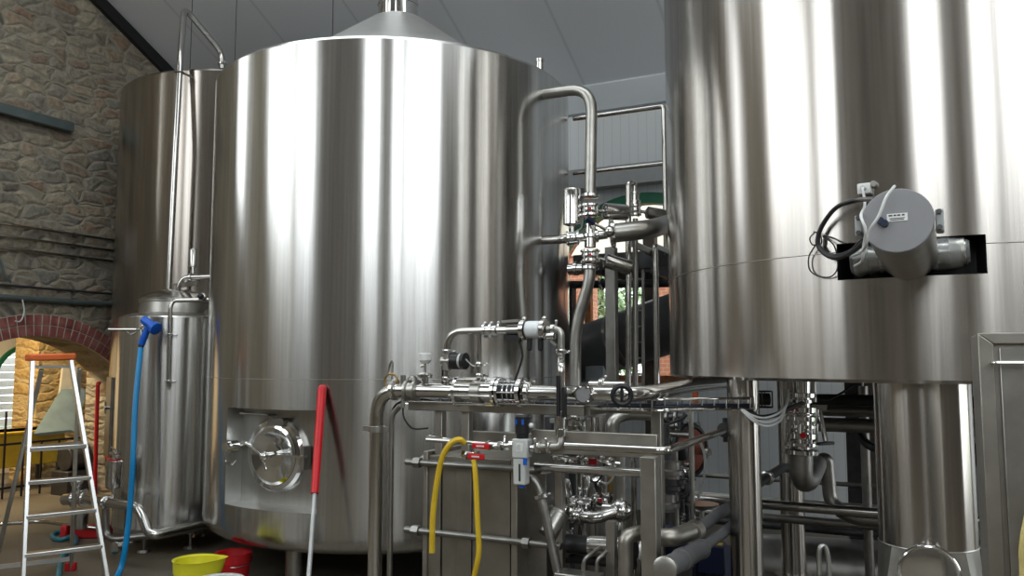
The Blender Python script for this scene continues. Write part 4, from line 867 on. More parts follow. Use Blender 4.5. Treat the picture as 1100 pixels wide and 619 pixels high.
for a, b_ in ((561, 565.5), (583, 587)): q = MB(); q.cyl(at(a, S0, zB), at(b_, S0, zB), .056, n=24); q.sphere(at((a+b_)/2, S0, zB+.058), .014, 10, 7); q.build('flange', 'steel', t)
for px in (569, 580.5): q = MB(); q.cyl(at(px, S0, zB-.04), at(px, S0, zB-.1), .014, n=12); q.sphere(at(px, S0, zB-.1), .014, 10, 7); q.build('plug', 'black', t)
pipe('bypass_outlet', 'thin pipe from the white sight glass bending down to the black sleeved pipe', 'pipe', [at(588, S0, zB), at(603, S0, zB), at(603, S0, PS(603, 386, S0).z)], .019, .07, 'satin', [(0, .45), (1, .75)])
t = thing('lever_valve', 'small lever valve right of the white sight glass', 'valve', at(592, S0-.02, zB-.03))
q = MB(); q.cyl(at(588, S0-.02, zB-.035), at(596, S0-.02, zB-.035), .018, n=12); q.build('body', 'polished', t); q = MB(); q.bar(at(592, S0-.03, zB-.06), at(598, S0-.03, zB-.085), .014, .012); q.build('lever', 'satin', t)
cable('grey_air_line', 'thin grey air line dropping from the hand valve to the main pipe', [at(558, S0, zB-.05), at(561, S0, zB-.12), at(561, S0, PS(561, 385, S0).z), at(558, S0, PS(558, 395, S0).z), at(553, S0, PS(553, 409, S0).z)], .006, 'black')
# sleeved vertical from bypass to the air unit
sz = lambda y, s=S0: PS(603, y, s).z
t = thing('sleeved_pipe', 'upright pipe with black sleeves crossing in front of the main pipe', 'pipe', at(603, S0-.1, sz(478)))
sv = S0-.09
q = MB(); q.tube([at(603, S0, sz(386)), at(603, sv, sz(394)), at(603, sv, PS(603, 466, sv).z)], .02, .03, 14); q.build('tube', 'steel', t)
q = MB(); q.box(at(600.5, sv-.02, PS(600, 425, sv).z), .018, .03, .20, (N, U, Z)); q.box(at(606, sv-.02, PS(606, 432, sv).z), .018, .03, .15, (N, U, Z)); q.build('sleeve', 'black', t)
q = MB(); q.lathe(at(603, sv, PS(603, 446, sv).z), Z, [(.021, -.02), (.027, -.018), (.027, .018), (.021, .02)], 18); q.lathe(at(603, sv, PS(603, 465, sv).z), Z, [(.021, -.02), (.032, -.018), (.032, .018), (.021, .02)], 18); q.build('clamp', 'polished', t)
sa = 3.80                                                  # air service unit plane
pipe('air_pipe', 'bent thin pipe joining the filter regulator to the sleeved pipe', 'pipe', [at(603, sv, PS(603, 468, sv).z), at(602, sa+.02, PS(602, 481, sa).z), at(573, sa, PS(573, 481, sa).z)], .02, .1, 'satin', [(1, .45), (1, .85)])
t = thing('filter_regulator', 'light grey air filter regulator with a black knob and blue marks', 'regulator', at(561, sa, PS(561, 522, sa).z))
zq = lambda y: PS(561, y, sa).z
q = MB(); q.box(at(561, sa, (zq(471)+zq(492))/2), .086, .07, zq(471)-zq(492), (N, U, Z)); q.build('body', 'grey_plastic', t, .008)
q = MB(); q.box(at(560, sa, (zq(492)+zq(521))/2), .070, .058, zq(492)-zq(521)-.002, (N, U, Z)); q.build('bowl', 'grey_plastic', t, .008)
q = MB(); q.lathe(at(561, sa, zq(471)), Z, [(.031, 0), (.031, .02), (.037, .025), (.037, zq(446)-zq(471)-.008), (.031, zq(446)-zq(471))], 24); q.build('knob', 'black', t)
for px, a in ((558.5, -.5), (565, .5)): q = MB(); e = at(561, sa, zq(453)) - U*.0375*math.cos(a)+N*.0375*math.sin(a); q.box(e, .012, .006, .026, (N*math.cos(a)+U*math.sin(a), U*math.cos(a)-N*math.sin(a), Z)); q.build('blue_mark', 'blue', t)
q = MB(); q.box(at(564, sa-.030, zq(495)), .018, .01, .034, (N, U, Z)); q.build('blue_mark', 'blue', t)
q = MB(); q.cyl(at(561, sa, zq(521)), at(561, sa, zq(524)), .015, n=12); q.build('drain_plug', 'blue', t)
q = MB(); q.box(at(558, sa-.03, zq(507)), .008, .004, .085, (N, U, Z)); q.build('level_slot', 'black', t)
q = MB(); q.box(at(558, sa-.0355, zq(480)), .036, .003, .042, (N, U, Z)); q.build('gauge_plate', 'white_plastic', t)
q = MB(); q.cyl(at(558, sa-.037, zq(480)), at(558, sa-.039, zq(480)), .016, n=20); q.build('gauge_dial', 'grey_plastic', t)
q = MB(); p = at(570.5, sa, zq(457)); q.sphere(p, .014, 10, 7); q.build('side_plug', 'white_plastic', t)
q = MB(); q.cyl(at(571, sa, zq(481)), at(575, sa, zq(481)), .024, n=16); q.cyl(at(548, sa, zq(479)), at(552, sa, zq(479)), .026, n=16); q.build('port', 'polished', t)
pipe('air_supply_pipe', 'thin level air pipe with two red handled valves, left of the filter regulator', 'pipe', [at(459, sa+.02, PS(459, 472.5, sa+.02).z), at(549, sa, PS(549, 479, sa).z)], .012, 0, 'steel', [(0, .9)])
cable('air_loop', 'thin steel loop pipe behind the air pipe', [at(459, sa+.03, PS(459, 473, sa).z), at(463, sa+.06, PS(463, 470, sa).z), at(478, sa+.08, PS(478, 473, sa).z), at(497, sa+.06, PS(497, 474, sa).z)], .008, 'steel', 'pipe')
def ballvalve(label, px, py, s, sgn=1, drop=True):
    p = PS(px, py, s); t = thing('ball_valve', label, 'valve', p)
    q = MB(); q.cyl(p-N*.045, p+N*.045, .02, n=14); q.cyl(p-N*.045, p-N*.025, .026, n=6); q.cyl(p+N*.025, p+N*.045, .026, n=6); q.cyl(p, p-U*.04, .012, n=10); q.build('body', 'polished', t)
    q = MB(); q.box(p-U*.045+N*.055*sgn, .10, .012, .030, (N, U, Z)); q.build('handle', 'red', t, .005)
    q = MB(); q.box(p-U*.0525+N*.055*sgn, .045, .003, .007, (N, U, Z)); q.build('handle_marking', 'white_plastic', t); return t
ballvalve('red handled ball valve on the thin air pipe, upper of the two', 531, 479, sa-.004, -1)
ballvalve('red handled ball valve below the air pipe, lower of the two', 506, 489, sa+.0, 1)
q = MB(); p = PS(507, 477, sa); q.cyl(p-Z*.01, PS(507, 488, sa), .012, n=12); tag(q.build('air_drop', 'steel'), 'short drop pipe between the air pipe and the lower red handled valve', 'pipe')
cable('yellow_hose', 'yellow hose arching over the air pipe, left one of the two', [PS(499, 476, sa-.02), PS(493, 472.5, sa-.05), PS(484, 477, sa-.06), PS(475, 492, sa-.06), PS(469, 520, sa-.06), PS(465, 555, sa-.06), PS(464, 594, sa-.06)], .016, 'hose_yellow', 'hose')
cable('yellow_hose', 'yellow hose hanging straight down under the lower red handled valve', [PS(509, 494, sa-.04), PS(511, 515, sa-.05), PS(513, 560, sa-.05), PS(514.5, 590, sa-.05), PS(512, 608, sa-.05), PS(509, 622, sa-.04), PS(508, 640, sa-.04)], .014, 'hose_yellow', 'hose')
# skid frame
fr = thing('skid_frame', 'open grey steel skid frame of square tube around the heat exchanger', 'frame', V((*at(600, 4.1, 0).xy, 0)))
sF = 4.02; ZF = PS(520, 438, sF).z
def fbar(a, b_, w, h, name='rail'):
    q = MB(); q.bar(a, b_, w, h); return q.build(name, 'frame_steel', fr, .004)
e0, e1 = at(441, sF, ZF), PZ(630, 442, ZF)
fbar(e0, at(629, sF, ZF), .05, .052); e2 = PZ(652, 438, ZF); fbar(at(629, sF, ZF), e2, .05, .052); e3 = PZ(706, 440.5, ZF); fbar(e2, e3, .05, .052)
for px in (473.5, 502): fbar(at(px, sF+.03, ZF-.02), at(px, sF+.03, 0.0), .05, .05, 'post')
fbar(at(601, sF+.08, ZF-.02), at(601, sF+.08, 0.0), .045, .045, 'post')
fbar(e3+Z*.02, V((e3.x, e3.y, 0)), .055, .055, 'post')
sb = 3.80; zb0 = PS(640, 478, sb).z
cA, cB = at(572, sb+.05, zb0), at(706, sb+.05, zb0); fbar(cA, cB, .03, .115, 'channel')
fbar(at(697, sb-.02, zb0-.04), at(697, sb-.02, 0), .075, .075, 'post')
fbar(at(498, sF+.2, PS(498, 468, sF+.2).z), at(600, sF+.2, PS(498, 468, sF+.2).z), .04, .06)
z2 = PS(640, 506, sb+.1).z; q = MB(); q.cyl(at(575, sb+.12, z2), at(688, sb+.12, z2), .022, n=14); q.build('cross_tube', 'steel', fr)
q = MB(); q.tube([at(607, 3.70, 1.185), at(714, 3.70, 1.185), PZ(784, 461, 1.185)], .019, .05, 14); q.build('bumper_rail', 'steel', fr)
# plate heat exchanger
hx = thing('plate_heat_exchanger', 'plate heat exchanger with long threaded tie rods in the skid', 'heat exchanger', V((*at(505, sF+.1, 0).xy, 0)))
sh = 3.97
def plate(px, w, ztop, depth, mat, name, s=sh, z0=.0):
    c_ = at(px, s, 0); q = MB(); q.box(V((c_.x, c_.y, (ztop+z0)/2))+U*depth/2, w, depth, ztop-z0, (N, U, Z)); return q.build(name, mat, hx, .004)
zt_ = PS(457, 485, sh).z
plate(457.5, .03, zt_, .5, 'frame_steel', 'frame_plate')
zt2_ = PS(552, 491, sh).z
plate(552, .038, zt2_, .5, 'frame_steel', 'pressure_plate')
p0, p1 = at(460, sh+.012, 0), at(547.5, sh+.012, 0); wdt = (p1-p0).length
for k0, k1, du in ((0, .17, .0), (.17, .36, .012), (.36, .55, .0), (.55, 1, .006)):
    q = MB(); c_ = p0.lerp(p1, (k0+k1)/2); q.box(V((c_.x, c_.y, (zt2_-.01)/2))+U*(.22+du), wdt*(k1-k0)-.003, .44, zt2_-.03, (N, U, Z)); q.build('side_panel', 'panel_steel', hx, .003)
plate(574, .14, PS(574, 508, sh+.12).z, .32, 'dull_steel', 'end_block', sh+.12)
def rod(y, s, pxa=437, pxb=602, nuts=(449, 566)):
    z = PS(500, y, s).z; q = MB(); q.cyl(at(pxa, s, z), at(pxb, s, z), .018, n=12); o = q.build('tie_rod', 'rod_steel', hx)
    for k in nuts: q = MB(); q.cyl(at(k-4, s, z), at(k+3, s, z), .031, n=6); q.build('nut', 'rod_steel', o)
rod(576, sh-.03); rod(500.5, sh-.03, 437, 580, (450,)); 
q = MB(); z = PS(500, 497, sh+.3).z; q.cyl(at(455, sh+.3, z), at(590, sh+.3, z), .03, n=14); q.build('carrying_bar', 'dull_steel', hx)
# slanted pipe right of exchanger
pipe('slanted_pipe', 'dull slanting pipe right of the filter regulator running down to the floor', 'pipe', [PS(563, 518, 3.86), PS(572, 513, 3.86), PS(579, 524, 3.86), PS(600, 618, 3.86), PS(603, 640, 3.86)], .024, .06, 'dull_steel', [(2, .1)])
# wire cable tray with cables, running right to the tank leg
ty = S0+.22; zT = ZM-.09
t = thing('cable_tray', 'wire cable tray behind the main pipe carrying black cables', 'cable tray', at(560, ty, zT))
endT = V((*P(806, 440, 4.42).xy, zT)); A0 = at(436, ty, zT); A1 = at(700, ty, zT)
for dz, du in ((.055, 0), (0, 0), (.055, .10), (0, .10)):
    q = MB(); q.tube([A0+Z*dz+U*du, A1+Z*dz+U*du, endT+Z*dz+U*du], .0055, .1, 8); q.build('wire', 'polished', t)
q = MB()
for k in range(26):
    p = A0.lerp(A1, k/25); q.tube([p+Z*.06, p, p+U*.10, p+U*.10+Z*.06], .004, 0, 6)
for k in range(1, 9):
    p = A1.lerp(endT, k/8); q.tube([p+Z*.06, p, p+U*.10, p+U*.10+Z*.06], .004, 0, 6)
q.build('cross_wires', 'satin', t)
for i in range(3):
    dz = .012+.010*(i % 2); du = .02+.022*i
    cable('tray_cable', ['black cable nearest the front edge of the wire tray', 'second black cable from the front of the wire tray', 'black cable at the back of the wire tray'][i],
          [A0+Z*dz+U*du, A0.lerp(A1, .3)+Z*(dz+.006)+U*du, A0.lerp(A1, .62)+Z*dz+U*du, A1+Z*(dz+.008)+U*du, endT+Z*dz+U*du], .006, 'black' if i != 1 else 'navy', 'cable', 'cables in the wire tray')
cable('black_cable', 'black cable arching into the left end of the wire tray', [at(421, s1, PS(421, 452, s1).z), at(424, s1, PS(424, 437, s1).z), at(436, s1, PS(436, 430, s1).z), at(455, s1+.03, PS(455, 429, s1).z), at(480, s1+.06, PS(480, 434, s1).z), at(520, s1+.08, PS(520, 437, s1).z)], .007, 'black')
for i, (d1_, lb) in enumerate(((0, 'white cable drooping deepest beside the tank leg'), (4, 'white cable in the middle of the drooping bundle beside the tank leg'), (9, 'white cable drooping least beside the tank leg'))):
    cable('white_cable', lb, [P(796+i, 440, 4.40), P(806+i, 450-d1_*.4, 4.38), P(822, 458-d1_, 4.4), P(838, 452-d1_, 4.45), P(845+i*.5, 432, 4.5), P(846+i*.5, 418, 4.52)], .006, 'white_plastic', 'cable', 'white cables beside the tank leg')
cable('black_bundle', 'thick black cable bundle drooping behind the white cables', [P(802, 440, 4.48), P(815, 448, 4.46), P(832, 446, 4.5), P(850, 438, 4.6), P(868, 431, 4.75)], .014, 'black')
# valves on the main pipe at right
t = thing('gate_wheel', 'black hand wheel on the main pipe', 'valve', at(668, S0-.06, ZM))
q = MB(); p = at(668, S0-.065, ZM); q.torus(p, N*.5-U, .045, .013, 26, 8); q.cyl(p-Z*.045, p+Z*.045, .008, n=8); q.build('wheel', 'black', t); q = MB(); q.cyl(p, p+U*.04, .012, n=10); q.build('stem', 'steel', t)
t = thing('inline_valve', 'round faced polished valve beside the sleeved pipe on the main pipe', 'valve', at(629, S0-.05, ZM))
q = MB(); p = at(629, S0-.05, ZM); q.cyl(p+U*.01, p-U*.03, .048, n=24); q.build('body', 'steel', t); q = MB(); q.cyl(p-U*.03, p-U*.036, .038, n=24); q.build('face', 'face_grey', t)
for a in range(6): q = MB(); e = N*math.cos(a*PI/3)*.04+Z*math.sin(a*PI/3)*.04; q.cyl(p+e-U*.03, p+e-U*.042, .006, n=6); q.build('bolt', 'polished', t)
pipe('second_pipe', 'shorter steel pipe lying behind the main pipe near the valve', 'pipe', [at(634, S0+.13, ZM+.035), at(641, S0+.13, ZM+.035), at(672, S0+.13, ZM+.035)], .030, .0, 'steel', [(1, .2)])
q = MB(); p = PS(642, 430, S0+.1); q.box(p, .06, .03, .05, (N, U, Z)); q.box(p-N*.06-Z*.012, .07, .03, .02, (N, U, Z)); tag(q.build('tray_bracket', 'pale_block', bevel=.004), 'pale blue bracket on the wire tray below the main pipe', 'bracket')
# ------------------------------------------------------------------ clutter inside and behind the skid
def up(name, label, px, Y, y0, y1, r, mat='steel', clamps=(), group=None, floor=False):
    a, b_ = P(px, y1, Y), P(px, y0, Y)
    if floor: a = V((b_.x, b_.y, 0))
    else: a = V((b_.x, b_.y, a.z))
    return pipe(name, label, 'pipe', [a, b_], r, 0, mat, clamps, group)
for k, (px, Y, y0, y1, r, mt, lb) in enumerate((
    (624, 5.0, 452, 545, .032, 'polished', 'shiny upright pipe below the channel beam, left of the ball joint'),
    (634, 5.3, 450, 545, .024, 'satin', 'dull upright pipe just right of the shiny one under the channel beam'),
    (655, 5.1, 470, 545, .018, 'brass', 'brownish upright pipe under the channel beam'),
    (667, 4.6, 490, 538, .026, 'satin', 'upright pipe standing on the ball joint'),
    (680, 5.2, 470, 619, .018, 'steel', 'thin upright pipe just left of the front skid post'),
    (613, 5.5, 450, 600, .04, 'dark_steel', 'dark upright pipe behind the shiny one in the skid'),
    (645, 5.7, 445, 600, .05, 'dull_steel', 'thick dark upright pipe at the back of the skid'),
    (590, 5.4, 448, 540, .03, 'dark_steel', 'dark upright pipe behind the exchanger end block'))):
    up('upright_pipe', lb, px, Y, y0, y1, r, mt, [(0, .85)] if k < 3 else (), None, k not in (3,))
pipe('level_pipe', 'upper of two level steel pipes in the skid right of the slanted pipe', 'pipe', [P(583, 536, 4.9), P(622, 541, 4.75)], .03, 0, 'steel', [(0, .9)])
pipe('level_pipe', 'lower of two level steel pipes in the skid right of the slanted pipe', 'pipe', [P(583, 545, 4.75), P(606, 548, 4.68)], .03, 0, 'steel', [(0, .9)])
q = MB(); p = P(667, 549, 4.55); t = thing('ball_joint', 'shiny ball shaped pipe joint in the middle of the skid', 'joint', p); q.sphere(p, .062, 22, 14); q.build('ball', 'polished', t)
q = MB(); q.cyl(p-N*.10, p+N*.0, .035, n=18); q.cyl(p-Z*.1, p, .03, n=18); q.build('stub', 'polished', t)
pipe('manifold_pipe', 'bent shiny manifold pipe left of the ball joint', 'pipe', [P(601, 552, 4.62), P(640, 557, 4.5), P(655, 552, 4.52), P(661, 550, 4.53)], .034, .08, 'steel', [(0, .1), (0, .45), (0, .62)])
butterfly('small valve on the manifold pipe beside the slanted pipe', P(612, 549, 4.55), N, .034, Z*.7-U*.3, .10, .03, False)
butterfly('small valve with a red dot on the manifold, left of the ball joint', P(648, 538, 4.75), N, .03, -U*.5+Z*.6, .09, .028, True)
butterfly('middle small valve among the skid pipes', P(630, 542, 4.8), N, .03, Z, .08, .028, False)
q = MB(); a, b_ = P(600, 553, 4.35), P(588, 575, 4.3); q.cyl(a, b_, .05, n=22); q.cyl(a+(a-b_).normalized()*.012, a, .055, n=22); tag(q.build('tilted_actuator', 'satin'), 'tilted steel cylinder actuator right of the slanted pipe', 'actuator')
pipe('dark_header', 'thick dark level pipe low in the skid', 'pipe', [P(603, 583, 4.6), P(682, 592, 4.35)], .05, 0, 'dark_steel', [(0, .06)])
pipe('dark_header', 'thin dark level pipe at the foot of the skid', 'pipe', [P(600, 598, 4.7), P(682, 606, 4.45)], .03, 0, 'dark_steel')
q = MB(); p = P(634, 586, 4.35); t = thing('round_actuator', 'horizontal actuator with a bright round face low in the skid', 'actuator', p); q.cyl(p+U*.03+N*.15, p, .05, n=24); q.build('body', 'steel', t)
q = MB(); q.cyl(p, p-(U*.03+N*.15).normalized()*.012, .044, n=24); q.build('face', 'polished', t)
t = thing('cross_brace', 'flat upright strut in front of the dark pipes low in the skid', 'frame', P(657, 640, 4.3)); q = MB(); q.bar(P(657, 645, 4.25), P(657, 560, 4.25), .045, .04); q.build('strut', 'frame_steel', t)
for k, lb in enumerate(('thin bent steel tube low in the skid, left one of the pair', 'thin bent steel tube low in the skid, right one of the pair')):
    o = 14*k; cable('bent_tube', lb, [P(627+o, 640, 4.2), P(627+o, 612, 4.2), P(628+o, 602, 4.2), P(634+o, 596, 4.22), P(655+o*.6, 582, 4.35)], .010, 'satin', 'tube', 'thin bent tubes low in the skid')
q = MB(); q.box(P(622, 622, 4.15), .22, .12, .06, (N, U, Z)); tag(q.build('control_block', 'satin', bevel=.005), 'flat steel block at the bottom edge below the bent tubes', 'block')
pipe('arch_pipe', 'dull pipe arching over just left of the front skid post', 'pipe', [P(672, 640, 3.95), P(672, 577, 3.95), P(684, 573, 3.98), P(694, 573, 4.1)], .036, .1, 'frame_steel')
pipe('elbow_pipe', 'dull pipe elbow behind the front skid post ending in a flange', 'pipe', [P(702, 577, 4.15), P(722, 578, 4.1), P(741, 571, 4.25)], .045, .07, 'frame_steel', [(0, .1)])
q = MB(); t = thing('pipe_elbow', 'dull pipe rising and bending right above the channel beam', 'pipe', P(656, 470, 4.8)); q.tube([P(656, 480, 4.8), P(657, 452, 4.8), P(672, 445, 4.85), P(700, 446, 4.9)], .034, .1, 14); q.build('tube', 'satin', t)
t = thing('valve_actuator', 'polished valve body under the rear rail of the skid', 'valve', P(617, 462, 4.9)); q = MB(); q.lathe(P(617, 463, 4.9), Z, [(.04, 0), (.06, .01), (.06, .025), (.035, .035), (.035, .06), (.06, .07), (.06, .085), (.03, .095), (.02, .14)], 22); q.build('body', 'steel', t)
q = MB(); q.box(P(594, 452, 4.7), .03, .02, .025, (N, U, Z)); q.build('tag', 'white_plastic', t)
up('upright_pipe', 'bright upright pipe under the rear rail, left of the bending pipe', 636, 4.8, 449, 470, .022, 'steel')
up('upright_pipe', 'slim bright upright pipe beside the bending pipe', 643, 4.85, 449, 470, .014, 'steel')
up('upright_pipe', 'thin upright conduit right of the front skid post', 742, 4.9, 437, 590, .016, 'satin', (), None, True)
# bright little fittings under the channel beam with a red tag
t = thing('air_manifold', 'row of small bright air fittings with a red tag under the channel beam', 'manifold', P(630, 496, 4.3))
q = MB()
for k in range(8): p = P(596+8.5*k, 492+(k % 3)*2, 4.3); q.cyl(p, p+N*.03-U*.02, .010, n=8); q.sphere(p, .013, 8, 6)
q.cyl(P(592, 490, 4.34), P(666, 498, 4.3), .009, n=8); q.build('fittings', 'polished', t)
q = MB(); q.box(P(637, 496, 4.22), .04, .02, .03, (N, U, Z)); q.build('tag', 'red', t)
for k, (a, lb) in enumerate((((640, 506), 'black loop cable under the channel beam'), ((652, 508), 'white loop cable under the channel beam'))):
    cable('loop_cable', lb, [P(a[0]-6, a[1]+10, 4.5), P(a[0], a[1]+12, 4.45), P(a[0]+6, a[1]+6, 4.4), P(a[0]+9, a[1]-8, 4.4)], .006, 'black' if k == 0 else 'white_plastic')
# ------------------------------------------------------------------ right of the front post
# insulated pipes
def ins(label, a, b_, r, fl_=None):
    t = thing('lagged_pipe', label, 'pipe', min(a, b_, key=lambda p: p.z)); q = MB(); q.cyl(a, b_, r, n=24); q.build('lagging', 'insul', t); d = (b_-a).normalized()
    q = MB(); q.lathe(a.lerp(b_, .06 if not fl_ else .45), d, [(r, -.05), (r*(1.12 if fl_ else 1.75), -.045), (r*(1.12 if fl_ else 1.75), .03), (r, .05)], 24); q.build('joint', 'frame_steel' if not fl_ else 'insul', t)
    if fl_: q = MB(); q.cyl(b_, fl_, r*.62, n=20); q.lathe(b_, d, [(r*1.05, -.03), (r*1.1, -.02), (r*1.1, .0), (r*.62, .02)], 24); q.build('tail', 'insul', t); q = MB(); q.lathe(a, d, [(.01, -.02), (r*.9, -.02), (r*1.15, -.015), (r*1.15, .01), (r, .012)], 30, True); q.build('end_flange', 'satin', t); q = MB(); q.sphere(a-d*.02+V((.03, 0, -.02)), .015, 10, 7); q.build('bolt', 'polished', t)
    return t
ins('upper of two grey lagged pipes sloping up to the right', P(741, 574, 4.3), P(800, 533, 5.2), .032)
ins('lower grey lagged pipe with a round flanged end at its front', P(715, 611, 3.6), P(753, 590, 4.2), .046, P(800, 555, 5.0))
pipe('dark_strut_pipe', 'dark pipe sloping up between the two round tank legs', 'pipe', [P(812, 521, 5.0), P(840, 503, 5.5), P(846, 503, 5.6)], .03, .05, 'dark_steel', [(0, .4)])
q = MB(); p = P(757, 597, 5.0); t = thing('pump_motor', 'dark blue pump motor with a yellow label behind the lagged pipes', 'motor', V((p.x, p.y, 0)))
c_ = V((p.x, p.y, .36)); q.cyl(c_-N*.26, c_+N*.14, .15, n=28); q.build('housing', 'navy', t)
for k in range(9): q = MB(); q.lathe(c_-N*(.22-.04*k), N, [(.15, -.006), (.168, -.006), (.168, .006), (.15, .006)], 24); q.build('fin', 'navy', t)
q = MB(); q.box(c_+N*.08-U*.14+Z*.1, .16, .10, .16, (N, U, Z)); q.build('terminal_box', 'navy', t, .008)
q = MB(); q.box(c_+N*.08-U*.14+Z*.183, .11, .06, .005, (N, U, Z)); q.build('label_plate', 'hose_yellow', t)
q = MB(); q.box(c_-Z*.26, .3, .22, .2, (N, U, Z)); q.build('foot', 'dark_steel', t)
q = MB(); q.lathe(c_-N*.28, -N, [(.15, 0), (.12, .04), (.12, .06), (.17, .065), (.17, .09), (.08, .1)], 26); q.build('end_cover', 'satin', t)
q = MB(); p = P(722, 604, 4.5); t = thing('blue_pump', 'small dark blue pump with a polished ring beside the front skid post', 'pump', V((p.x, p.y, 0))); c_ = V((p.x, p.y, PS(716, 590, 4.1).z)); c_.z = p.z+.1
q.cyl(c_-N*.1, c_+N*.12, .09, n=24); q.build('body', 'navy', t); q = MB(); q.lathe(c_-N*.1, N, [(.06, -.02), (.1, -.015), (.1, .015), (.09, .02)], 26); q.build('ring', 'polished', t); q = MB(); q.box(V((p.x, p.y, (c_.z-.08)/2)), .18, .14, c_.z-.08, (N, U, Z)); q.build('base', 'dark_steel', t)
# level pipes along the back, lower right
def lev(label, y0, y1, px0, px1, Y0, r, mat='steel', cl=(), name='service_pipe'):
    a = P(px0, y0, Y0); s = to_room(a).y; b_ = at(px1, s, a.z); return pipe(name, label, 'pipe', [a, b_], r, 0, mat, cl)
lev('topmost level pipe on the lower back wall, left of the round leg', 508, 511, 712, 1048, 7.2, .018, 'dull_steel')
lev('pale level pipe a third of the way up the lower back wall', 529, 533, 716, 1048, 7.0, .022, 'satin')
lev('bright thick level pipe behind the round legs', 533, 543, 702, 1048, 5.9, .032, 'steel', [(0, .04)])
lev('dark level pipe just under the bright thick one', 549, 556, 740, 1048, 6.3, .03, 'dull_steel')
lev('lowest level pipe above the big lying cylinder', 557, 562, 742, 1048, 6.8, .03, 'dark_steel')
pipe('cranked_service_pipe', 'upright pipe right of the valve stack bending into a level run', 'pipe', [P(871, 512, 5.5), P(876, 497, 5.5), P(888, 492, 5.5), P(892, 540, 5.5), P(912, 556, 5.4), P(950, 560, 5.3)], .045, .12, 'dull_steel')
q = MB(); a = P(812, 607, 6.6); b_ = P(1010, 616, 6.2); b_.z = a.z; t = thing('lying_vessel', 'long dark steel cylinder lying on the floor behind the round legs', 'vessel', V((a.x, a.y, 0)))
q.cyl(a, b_, .24, n=32); q.build('shell', 'dull_steel', t)
for k in (.25, .7): q = MB(); c_ = a.lerp(b_, k); q.box(V((c_.x, c_.y, (a.z-.2)/2)), .1, .3, max(a.z-.2, .05), (N, U, Z)); q.build('saddle', 'dark_steel', t)
# thick dark pipes under the tank, right
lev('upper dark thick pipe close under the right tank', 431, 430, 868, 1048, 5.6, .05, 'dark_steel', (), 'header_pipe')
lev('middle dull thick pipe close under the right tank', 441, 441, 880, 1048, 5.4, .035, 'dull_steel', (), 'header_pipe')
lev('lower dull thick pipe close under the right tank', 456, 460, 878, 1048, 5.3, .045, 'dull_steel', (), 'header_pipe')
post('square dark post behind the valve lever under the right tank', 920, 6.6, .13, 1.42, 'dark_steel')
up('upright_pipe', 'dull upright pipe in front of the dark post under the right tank', 927, 5.9, 415, 619, .032, 'dull_steel', (), None, True)
post('pale square post left of the big discharge chute', 940, 7.0, .12, 1.42, 'rust_steel')
cable('hanging_cable', 'black cable sagging from the pipes left of the discharge chute', [P(923, 460, 5.7), P(928, 474, 5.6), P(940, 481, 5.5), P(955, 482, 5.5)], .03, 'black', 'hose')
cable('thin_cable', 'thin black cable sagging under the right tank bottom', [P(878, 428, 5.0), P(890, 429, 5.0), P(903, 423, 5.0), P(916, 414, 5.0)], .007, 'black')
for k, (px, lb) in enumerate(((1030, 'black upright rod in the gap left of the cabinet'), (1042, 'dark pipe in the gap beside the cabinet edge'))):
    up('upright_pipe', lb, px, 5.2+k*.4, 410, 619, .022, 'dark_steel', (), None, True)
q = MB(); p = P(1040, 488, 5.3); q.cyl(p-N*.1, p+N*.1, .07, n=20); q.cyl(p+Z*.0, p+Z*.12, .03, n=12); tag(q.build('dark_valve', 'dark_steel'), 'dark valve body in the gap left of the cabinet', 'valve')
# valve stack under the right tank
Yk = 4.75; t = thing('valve_stack', 'stack of polished flanged valves with two red dots under the right tank', 'valve', P(861, 482, Yk))
k0 = lambda y: P(861, y, Yk)
q = MB(); q.cyl(k0(484), k0(408), .05, n=22); q.build('core', 'steel', t)
for y0, y1, r in ((422, 427, .078), (429, 433, .062), (437, 443, .088), (444, 446, .07), (447, 452, .088), (456, 460, .085), (461, 464, .068), (465, 471, .09), (472, 474, .07), (475, 479, .095)):
    q = MB(); q.cyl(k0(y1), k0(y0), r, n=26); q.build('flange', 'polished', t, .003)
for a in range(8): q = MB(); e = N*math.cos(a*PI/4)*.083+U*math.sin(a*PI/4)*.083; q.cyl(k0(480)+e, k0(455)+e, .007, n=6); q.build('bolt', 'satin', t)
for px, y in ((850, 438.5), (862, 468)): q = MB(); p = P(px, y, Yk-.092); q.cyl(p, p-V((0, .012, 0)), .016, n=16); q.build('indicator', 'red', t)
q = MB(); p = P(872, 470, Yk-.03); q.sphere(p, .03, 12, 8); q.build('knob', 'polished', t)
pipe('stack_outlet', 'dull pipe below the valve stack turning up to the right', 'pipe', [P(861, 484, Yk), P(861, 517, Yk), P(868, 517, 4.85), P(877, 499, 5.25)], .062, .16, 'dull_steel', [(0, .05)])
up('upright_pipe', 'thin bright tube just left of the valve stack', 843, 4.75, 410, 441, .012, 'satin')
up('upright_pipe', 'slim tube just right of the valve stack', 873, 4.85, 405, 432, .018, 'satin')
t = thing('valve_lever', 'steel lever with a black grip right of the valve stack', 'lever', P(887, 476, 4.7)); q = MB(); q.cyl(P(880, 440, 4.75), P(887, 474, 4.7), .014, n=10); q.build('rod', 'steel', t)
q = MB(); q.bar(P(879, 477, 4.68), P(895, 476, 4.72), .03, .018); q.build('grip', 'black', t, .005); q = MB(); q.box(P(880, 438, 4.78), .08, .05, .03, (N, U, Z)); q.build('bracket', 'satin', t)
